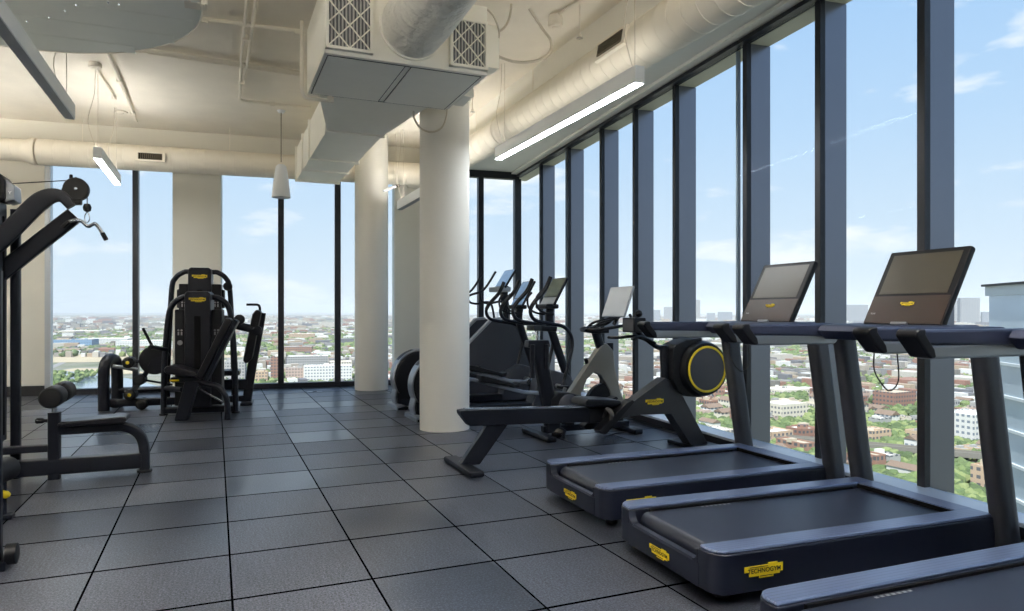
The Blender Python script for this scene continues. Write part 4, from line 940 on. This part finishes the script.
RF = [mat('roof_light', srgb(214, 210, 202), .9, spec=.1), mat('roof_grey', srgb(160, 158, 154), .9, spec=.1), mat('roof_tan', srgb(186, 172, 152), .9, spec=.1), mat('roof_brown', srgb(130, 112, 98), .9, spec=.1)]
def building_mesh(w, d, h, gable=False):
    mb = MB()
    if gable:
        mb.box(-w/2, w/2, -d/2, d/2, 0, h)
        r = w*.28; mb.prism([(-w/2-.4, h), (0, h+r), (w/2+.4, h)], -d/2-.4, d/2+.4, mi=1)
    else:
        mb.box(-w/2, w/2, -d/2, d/2, 0, h)
        mb.box(-w/2+.5, w/2-.5, -d/2+.5, d/2-.5, h-.1, h+.15, mi=1)
        for (a, b, c, e) in ((-w/2, w/2, -d/2, -d/2+.4), (-w/2, w/2, d/2-.4, d/2), (-w/2, -w/2+.4, -d/2, d/2), (w/2-.4, w/2, -d/2, d/2)): mb.box(a, b, c, e, h, h+.8)
        k = max(1, int(w*d/300))
        for _ in range(min(k, 5)):
            x, y = random.uniform(-w*.32, w*.32), random.uniform(-d*.32, d*.32); s = random.uniform(1.2, 3)
            mb.box(x-s, x+s, y-s*.7, y+s*.7, h, h+random.uniform(1.2, 3), mi=random.choice((0, 1)))
    return mb
LAND = [("brick", 465, 438, 26, 15, 'long red brick block beyond the middle treadmill screen'), ("tan", 332, 329, 17, 9, 'tan flat-roofed building below the middle treadmill console'), ("white", 387, 308, 26, 19, 'bright white modern building right of the last window fin'),
("pale", 445, 540, 37, 7, None), ("pale", 337, 412, 25, 14, None), ("brick", 291, 342, 12, 10, None), ("tan", 269, 339, 17, 10, None), ("white", 493, 509, 15, 7, None), ("tan", 608, 644, 21, 8, None), ("pale", 563, 487, 18, 8, None),
("tan", 287, 221, 11, 13, None), ("grey", 421, 363, 24, 7, None), ("pale", 237, 356, 26, 9, None), ("white", 40, 801, 52, 19, 'large white building with window rows at the foot of the back windows'),
("pink", 5, 824, 20, 16, 'pinkish building left of the large white one below the back windows'), ("brick", -15, 830, 12, 29, 'tall brick apartment building seen left of the window post'), ("grey", 24, 1039, 57, 16, 'wide grey block behind the large white building'),
("brick", 13, 1327, 51, 16, 'red brick factory row behind the wide grey block'), ("grey", -59, 844, 21, 24, None), ("pale", 64, 956, 29, 13, None), ("white", -421, 1856, 118, 16, 'long white warehouse beyond the river'), ("blue", -461, 1773, 84, 18, 'bluish glass office block beyond the river'),
("white", -305, 1680, 97, 17, None), ("pale", -730, 2894, 145, 11, None), ("tan", -31, 823, 14, 13, None), ("pale", -99, 1008, 33, 13, None), ("tan", 32, 2082, 71, 17, None),
("tan", 405, 604, 30, 8, None), ("pale", 466, 828, 20, 8, None), ("pale", 304, 472, 17, 5, None)]
TOW = [(4308, 4492, 168, 136), (4308, 3515, 113, 173), (5078, 4247, 72, 168), (3864, 6097, 80, 200), (4007, 6052, 80, 70), (3681, 5342, 124, 80), (3496, 4749, 112, 80), (2407, 9000, 53, 133), (2205, 7669, 114, 80), (3971, 8504, 80, 120),
(3483, 6218, 80, 100), (3598, 6182, 80, 130), (3316, 5457, 107, 80), (4456, 4445, 80, 56), (4821, 3796, 58, 80), (3850, 7148, 91, 91)]
taken = []
for k, (typ, x, y, w, h, lab) in enumerate(LAND):
    d = w*random.uniform(.5, .8)+4
    o = building_mesh(w, d, h).build('city_building', [BM[typ], RF[0 if typ in ('white', 'pale') else random.choice((0, 1, 2))]])
    o.location = (x+d*.25*x/math.hypot(x, y), y+d*.5, GZ); o.rotation_euler = (0, 0, R(8 if x > 150 else -3)); taken.append((x, y+d*.5, w*.7+6))
    if lab: tag(o, lab, 'building')
    else: tag(o, 'flat-roofed mid-size building among the city streets far below', 'building', 'mid-size city buildings')
tg = {0: 'pale square tower on the horizon left of the middle treadmill console', 1: 'cluster tower right of the middle treadmill console on the horizon', 3: 'tall slim tower on the horizon above the rowing machine'}
for k, (x, y, w, h) in enumerate(TOW):
    o = building_mesh(w, w*.6, h).build('tower_block', [BM['tower'], RF[1]]); o.location = (x, y, GZ); o.rotation_euler = (0, 0, R(-35))
    if k in tg: tag(o, tg[k], 'tower')
    else: tag(o, 'hazy high-rise tower standing on the far horizon', 'tower', 'towers on the horizon')
# river with wooded bank
def flat(name, pts, z, m, label, cat, kind):
    mb = MB(); mb.prism(pts, z, z+.3, axis='z'); o = mb.build(name, m); tag(o, label, cat, None, kind); return o
M['water'] = mat('river_water', srgb(120, 134, 146), .12, var=.1, scale=.01)
M['bank'] = mat('river_bank', srgb(112, 138, 66), .95, var=.3, scale=.05, spec=.1)
M['sand'] = mat('bare_ground', srgb(176, 163, 138), .95, var=.15, scale=.02, spec=.1)
flat('river', [(-620, 1250), (-306, 1073), (-280, 1100), (-234, 1019), (-174, 917), (-110, 770), (-90, 680), (-240, 690), (-260, 800), (-300, 900), (-620, 1050)], GZ+.2, M['water'], 'grey blue river bend seen through the left window', 'river', 'structure')
flat('land', [(-900, 1500), (-60, 1500), (-60, 1330), (-260, 1260), (-900, 1330)], GZ+.15, M['sand'], 'bare sandy lots beyond the river', 'land', 'structure')
flat('land', [(-300, 1090), (-290, 1125), (-215, 1100), (-180, 1010), (-215, 1000)], GZ+.4, M['sand'], 'sandy river landing', 'land', 'structure')
flat('land', [(-300, 940), (-272, 1000), (-238, 912), (-228, 800), (-300, 760)], GZ+.5, M['bank'], 'green tongue of river bank', 'land', 'structure')
# elevated railway
mb = MB(); mb.box(-90, 90, -4, 4, 6, 7.5); mb.box(-90, 90, -4, -3.6, 7.5, 8.6); mb.box(-90, 90, 3.6, 4, 7.5, 8.6)
for k in range(-8, 9): mb.box(k*11-.6, k*11+.6, -2.5, 2.5, 0, 6)
M['steel'] = mat('viaduct_steel', srgb(120, 116, 108), .8)
o = mb.build('railway_viaduct', M['steel']); o.location = (315, 288, GZ); o.rotation_euler = (0, 0, math.atan2(-71, 61)); tag(o, 'elevated railway viaduct crossing below the right windows', 'viaduct')
taken.append((315, 288, 16)); taken += [(277, 330, 14), (345, 250, 14), (296, 309, 14), (330, 270, 14)]

def in_river(x, y):
    return x < -70 and 640 < y < 1330+(-x)*.2 and x > -900
def zone_green(x, y):
    return .5+.35*math.sin(x*.011+1.3)*math.cos(y*.009)+.25*math.sin(x*.003+y*.004)
# roads
st = R(8)
def rot(u, v): return (u*math.cos(st)-v*math.sin(st), u*math.sin(st)+v*math.cos(st))
M['road'] = mat('asphalt', srgb(138, 136, 134), .95, var=.08, scale=.01, spec=.1)
mb = MB()
for k in range(-14, 60):
    a, b = rot(k*82., 150), rot(k*82., 4200)
    mb.prism([(a[0]-5, a[1]), (a[0]+5, a[1]), (b[0]+5, b[1]), (b[0]-5, b[1])], GZ+.02, GZ+.1, axis='z')
for k in range(1, 26):
    a, b = rot(-1200, k*165.), rot(4800, k*165.)
    mb.prism([(a[0], a[1]-5), (b[0], b[1]-5), (b[0], b[1]+5), (a[0], a[1]+5)], GZ+.03, GZ+.11, axis='z')
o = mb.build('street', M['road']); o['kind'] = 'structure'
# rows of houses: the nearest as objects of their own, the rest as one mass
lots = []
for i in range(-75, 420):
    for j in range(10, 300):
        u, v = i*10.8, j*21.
        if (u % 82) < 9 or (u % 82) > 74 or (v % 165) < 12: continue
        x, y = rot(u+random.uniform(-1, 1), v+random.uniform(-3, 3)); d = math.hypot(x, y)
        az = math.degrees(math.atan2(x, y))
        if d < 300 or d > 5200 or az < -26 or az > 66: continue
        if az < 27 and d < 620: continue
        g = zone_green(x, y)
        if random.random() > (.74-.52*max(0, g-.25))*(1 if d < 1500 else .30 if d < 3000 else .13): continue
        if in_river(x, y): continue
        if any((x-a)**2+(y-b)**2 < r*r for a, b, r in taken): continue
        lots.append((d, x, y))
lots.sort()
protos = []
for k in range(16):
    typ = ('brick', 'tan', 'pale', 'white', 'grey', 'pink', 'brick', 'pale')[k % 8]
    w, dd, h = random.uniform(6, 8.6), random.uniform(10, 16.5), random.uniform(6, 10)
    protos.append((typ, w, dd, h, k % 4 == 3, RF[k % 4]))
names = {'brick': 'small red brick row house in the streets far below', 'tan': 'small tan row house in the streets far below', 'pale': 'small cream row house in the streets far below', 'white': 'small white row house in the streets far below', 'grey': 'small grey row house in the streets far below', 'pink': 'small pinkish row house in the streets far below'}
pm = []
for typ, w, dd, h, gb, rf in protos:
    o = building_mesh(w, dd, h, gb).build('row_house', [BM[typ], rf]); pm.append(o.data); bpy.data.objects.remove(o)
NH = 250
for n, (d, x, y) in enumerate(lots[:NH]):
    k = random.randrange(16); typ = protos[k][0]
    o = bpy.data.objects.new('row_house', pm[k]); C.objects.link(o)
    o.location = (x, y, GZ); o.rotation_euler = (0, 0, st+(0 if random.random() < .8 else math.pi/2)); s = random.uniform(.9, 1.25); o.scale = (s, s, random.uniform(.85, 1.3))
    tag(o, names[typ], 'house', typ + ' row houses')
def mass_mat(name, cols):
    m, nt, N, L, P = new_mat(name)
    g = N.new('ShaderNodeNewGeometry'); cr = N.new('ShaderNodeValToRGB'); cr.color_ramp.interpolation = 'CONSTANT'
    e = cr.color_ramp.elements; e[0].color = (*cols[0], 1); e[1].position = 1/len(cols); e[1].color = (*cols[1], 1)
    for i in range(2, len(cols)): x = e.new(i/len(cols)); x.color = (*cols[i], 1)
    L.new(g.outputs['Random Per Island'], cr.inputs['Fac']); L.new(cr.outputs['Color'], P.inputs['Base Color']); P.inputs['Roughness'].default_value = .9; P.inputs['Specular IOR Level'].default_value = .1
    return m
MASS = mass_mat('distant_roofs', [srgb(186, 180, 170), srgb(164, 154, 142), srgb(150, 116, 102), srgb(206, 204, 200), srgb(136, 134, 134), srgb(170, 152, 132), srgb(216, 214, 210), srgb(116, 116, 120), srgb(126, 122, 116), srgb(150, 146, 140)])
def raw_boxes(items):
    vs, fs = [], []
    for (x, y, w, d, h, a) in items:
        c_, s_ = math.cos(a), math.sin(a); b = len(vs)
        for z in (GZ, GZ+h):
            for u, v in ((-w, -d), (w, -d), (w, d), (-w, d)): vs.append((x+(u*c_-v*s_)/2, y+(u*s_+v*c_)/2, z))
        fs += [(b+4, b+5, b+6, b+7), (b, b+1, b+5, b+4), (b+1, b+2, b+6, b+5), (b+2, b+3, b+7, b+6), (b+3, b, b+4, b+7)]
    return vs, fs
items = []
for (d, x, y) in lots[NH:]:
    big = random.random() < (.03 if d < 1500 else .2)
    s = 1 if d < 1500 else 1.5
    items.append((x, y, random.uniform(6.5, 9.5)*(3.5 if big else s), random.uniform(10, 17)*(2 if big else s), random.uniform(6, 12)*(1.3 if big else 1), st))
for _ in range(1500):      # scattered larger roofs towards the horizon
    az = R(random.uniform(-24, 62)); d = 3500*(random.random()**.7)*3+3000
    items.append((d*math.sin(az), d*math.cos(az), random.uniform(30, 120), random.uniform(20, 60), random.uniform(8, 26), st))
vs, fs = raw_boxes(items)
me = bpy.data.meshes.new('distant_rooftops'); me.from_pydata(vs, [], fs); me.materials.append(MASS)
o = bpy.data.objects.new('distant_rooftops', me); C.objects.link(o); tag(o, 'countless low roofs spreading to the horizon', 'buildings', None, 'stuff')
# trees
def blob(r, seed, sub=2):
    rnd = random.Random(seed); bm = bmesh.new(); bmesh.ops.create_icosphere(bm, subdivisions=sub, radius=r)
    for v in bm.verts:
        k = 1+rnd.uniform(-.22, .22); v.co = Vector((v.co.x*k, v.co.y*k, max(v.co.z*k*.85, -r*.6)))
    return bm
LEAF = []
for k, c_ in enumerate([(96, 112, 74), (112, 126, 82), (84, 98, 66), (128, 138, 92)]): LEAF.append(mat('foliage_%d' % k, srgb(*c_), .95, var=.3, scale=.6, spec=.05))
TR = mat('tree_bark', srgb(90, 78, 66), .9)
tmesh = []
for k in range(5):
    bm = blob(4.2, k); 
    for (dx, dy, dz, r) in ((2.2, .5, -.6, 2.6), (-1.8, 1.4, -.4, 2.8), (.2, -2.2, -.8, 2.5)):
        b2 = blob(r, k*7+int(dx*3)+9); bmesh.ops.translate(b2, verts=b2.verts, vec=(dx, dy, dz)); mm = bpy.data.meshes.new('t'); b2.to_mesh(mm); b2.free(); bm.from_mesh(mm); bpy.data.meshes.remove(mm)
    bmesh.ops.translate(bm, verts=bm.verts, vec=(0, 0, 7)); me = bpy.data.meshes.new('tree'); bm.to_mesh(me); bm.free()
    tmesh.append(me)
tl = []
for _ in range(110000):
    az = R(random.uniform(-24, 64)); d = 300+3200*random.random()**1.35
    x, y = d*math.sin(az), d*math.cos(az)
    if math.degrees(az) < 27 and d < 620: continue
    if in_river(x, y) and not (x > -330 and x < -225 and y < 1010 and y > 780 and random.random() < .5): continue
    g = zone_green(x, y)
    if random.random() > .12+.95*max(0, g-.1): continue
    if any((x-a)**2+(y-b)**2 < (r*.8)**2 for a, b, r in taken): continue
    tl.append((d, x, y))
tl.sort()
hs = {}
for (d, x, y) in lots: hs.setdefault((int(x//12), int(y//12)), []).append((x, y))
def free(x, y):
    for i in (-1, 0, 1):
        for j in (-1, 0, 1):
            for (a, b) in hs.get((int(x//12)+i, int(y//12)+j), ()):
                if (x-a)**2+(y-b)**2 < 36: return False
    return True
tl = [q for q in tl if free(q[1], q[2])]
for n, (d, x, y) in enumerate(tl[:250]):
    k = n % 5; o = bpy.data.objects.new('tree', tmesh[k]); C.objects.link(o); s = random.uniform(.42, .85)
    o.location = (x, y, GZ); o.scale = (s, s, s*random.uniform(.8, 1.1)); o.rotation_euler = (0, 0, random.uniform(0, 6.28))
    if not tmesh[k].materials: tmesh[k].materials.append(LEAF[k % 4])
    tag(o, 'leafy green street tree seen from high above', 'tree', 'street trees far below')
def ico_data(sub):
    ico = bmesh.new(); bmesh.ops.create_icosphere(ico, subdivisions=sub, radius=1); v = [v.co.copy() for v in ico.verts]; f = [tuple(q.index for q in f.verts) for f in ico.faces]; ico.free(); return v, f
IC = (ico_data(1), ico_data(2))
vs, fs = [], []
for n, (d, x, y) in enumerate(tl[250:42000]):
    iv, ifc = IC[1] if n < 7000 else IC[0]
    b = len(vs); r = random.uniform(1.9, 4.2)*(1 if d < 1200 else 1.5); a = random.uniform(0, 6.28); c_, s_ = math.cos(a), math.sin(a)
    for v in iv:
        k = random.uniform(.78, 1.2); vs.append((x+(v.x*c_-v.y*s_)*r*k, y+(v.x*s_+v.y*c_)*r*k, GZ+4.5+v.z*r*.95*k))
    fs += [tuple(b+i for i in f) for f in ifc]
me = bpy.data.meshes.new('tree_canopy'); me.from_pydata(vs, [], fs)
me.materials.append(mass_mat('canopy_mass', [srgb(96, 112, 74), srgb(112, 126, 82), srgb(84, 98, 66), srgb(128, 138, 92), srgb(100, 114, 76)]))
o = bpy.data.objects.new('woods', me); C.objects.link(o); tag(o, 'dense green tree canopy between the streets and beyond', 'trees', None, 'stuff')

# glass office tower close to the building at the far right
t = thing('glass_tower', 'glass office tower with white floor bands close by at the right edge', 'building', (77, 60.6, 0), -118)
M['tower_glass'] = mat('tower_glass', srgb(178, 192, 204), .15, metal=.35, var=.35, scale=.1)
M['band'] = mat('tower_band', srgb(196, 200, 200), .6)
# local x runs along the facade toward the viewer, y goes behind it
z = 4.4
mb = MB(); mb.box(0, 70, .3, 34, GZ, 3.9); mb.build('glass_facade', M['tower_glass'], t)
mb = MB(); mb.box(-.3, 70.3, 0, 34.3, 3.1, 4.2); mb.build('roof_parapet', M['band'], t)
mb = MB(); mb.box(-.6, 70.6, -.3, 34.6, 4.2, 4.45); mb.build('roof_edge', M['base'], t)
for k in range(23):
    zz = -.9-k*3.6
    mb = MB(); mb.box(-.2, 70.2, 0, 34.2, zz-.15, zz+.15); mb.build('floor_band', M['band'], t)

# thin summer haze over the city
m, nt, N, L, P = new_mat('summer_haze'); N.remove(P)
v = N.new('ShaderNodeVolumePrincipled'); v.inputs['Density'].default_value = .00006; v.inputs['Color'].default_value = (.93, .96, 1, 1); v.inputs['Anisotropy'].default_value = -.35
L.new(v.outputs[0], N['Material Output'].inputs['Volume'])
mb = MB(); mb.prism([(-14000, 60), (-14000, 26000), (26000, 26000), (26000, -9000), (60, -9000), (60, 60)], GZ-.5, 230, axis='z')
o = mb.build('haze', m); tag(o, 'thin pale haze lying over the distant city', 'haze', None, 'stuff')

# ------------------------------------------------------------------ sky, sun
W = bpy.data.worlds.new('sky'); bpy.context.scene.world = W; W.use_nodes = True
N, L = W.node_tree.nodes, W.node_tree.links
bg = N['Background']; tc = N.new('ShaderNodeTexCoord'); sp = N.new('ShaderNodeSeparateXYZ'); L.new(tc.outputs['Generated'], sp.inputs[0])
cr = N.new('ShaderNodeValToRGB'); e = cr.color_ramp.elements
e[0].position = 0; e[0].color = (*srgb(222, 231, 236), 1); e[1].position = 1; e[1].color = (*srgb(96, 146, 214), 1)
x = e.new(.10); x.color = (*srgb(206, 222, 236), 1); x = e.new(.24); x.color = (*srgb(184, 210, 236), 1); x = e.new(.5); x.color = (*srgb(150, 190, 232), 1)
L.new(sp.outputs[2], cr.inputs['Fac'])
mp = N.new('ShaderNodeMapping'); mp.inputs['Scale'].default_value = (3.2, 3.2, 10); mp.inputs['Location'].default_value = (.35, .1, .2); L.new(tc.outputs['Generated'], mp.inputs['Vector'])
nz = N.new('ShaderNodeTexNoise'); nz.inputs['Scale'].default_value = 1.5; nz.inputs['Detail'].default_value = 7; nz.inputs['Roughness'].default_value = .55; L.new(mp.outputs[0], nz.inputs['Vector'])
c2 = N.new('ShaderNodeValToRGB'); c2.color_ramp.elements[0].position = .555; c2.color_ramp.elements[1].position = .66
L.new(nz.outputs['Fac'], c2.inputs['Fac'])
mx = N.new('ShaderNodeMix'); mx.data_type = 'RGBA'; L.new(c2.outputs['Color'], mx.inputs[0]); L.new(cr.outputs[0], mx.inputs[6]); mx.inputs[7].default_value = (*srgb(246, 246, 246), 1)
L.new(mx.outputs[2], bg.inputs['Color']); bg.inputs['Strength'].default_value = .60
sl = bpy.data.lights.new('sun', 'SUN'); sl.energy = 4.2; sl.angle = R(.6); sl.color = (1, .95, .86)
so = bpy.data.objects.new('sun', sl); C.objects.link(so); so.rotation_euler = (R(36), 0, R(-40)); so.location = (0, 0, 30)

# ------------------------------------------------------------------ camera and view
cd = bpy.data.cameras.new('camera'); co = bpy.data.objects.new('camera', cd); C.objects.link(co)
co.location = (0, 0, 1.25); co.rotation_euler = (R(90), 0, R(-17.6))
cd.sensor_width = 36; cd.lens = 36*698/1024; cd.shift_y = 6.5/1024; cd.clip_start = .05; cd.clip_end = 200000
sc = bpy.context.scene; sc.camera = co
sc.view_settings.view_transform = 'Standard'; sc.view_settings.look = 'None'; sc.view_settings.gamma = 1; sc.view_settings.use_curve_mapping = False
sc.view_settings.exposure = 1.0
cy = sc.cycles
cy.use_denoising = True; cy.denoising_input_passes = 'RGB_ALBEDO_NORMAL'; cy.denoising_prefilter = 'ACCURATE'; cy.max_bounces = 10; cy.diffuse_bounces = 6; cy.glossy_bounces = 4; cy.transparent_max_bounces = 16; cy.sample_clamp_indirect = 6
cy.caustics_reflective = False; cy.caustics_refractive = False
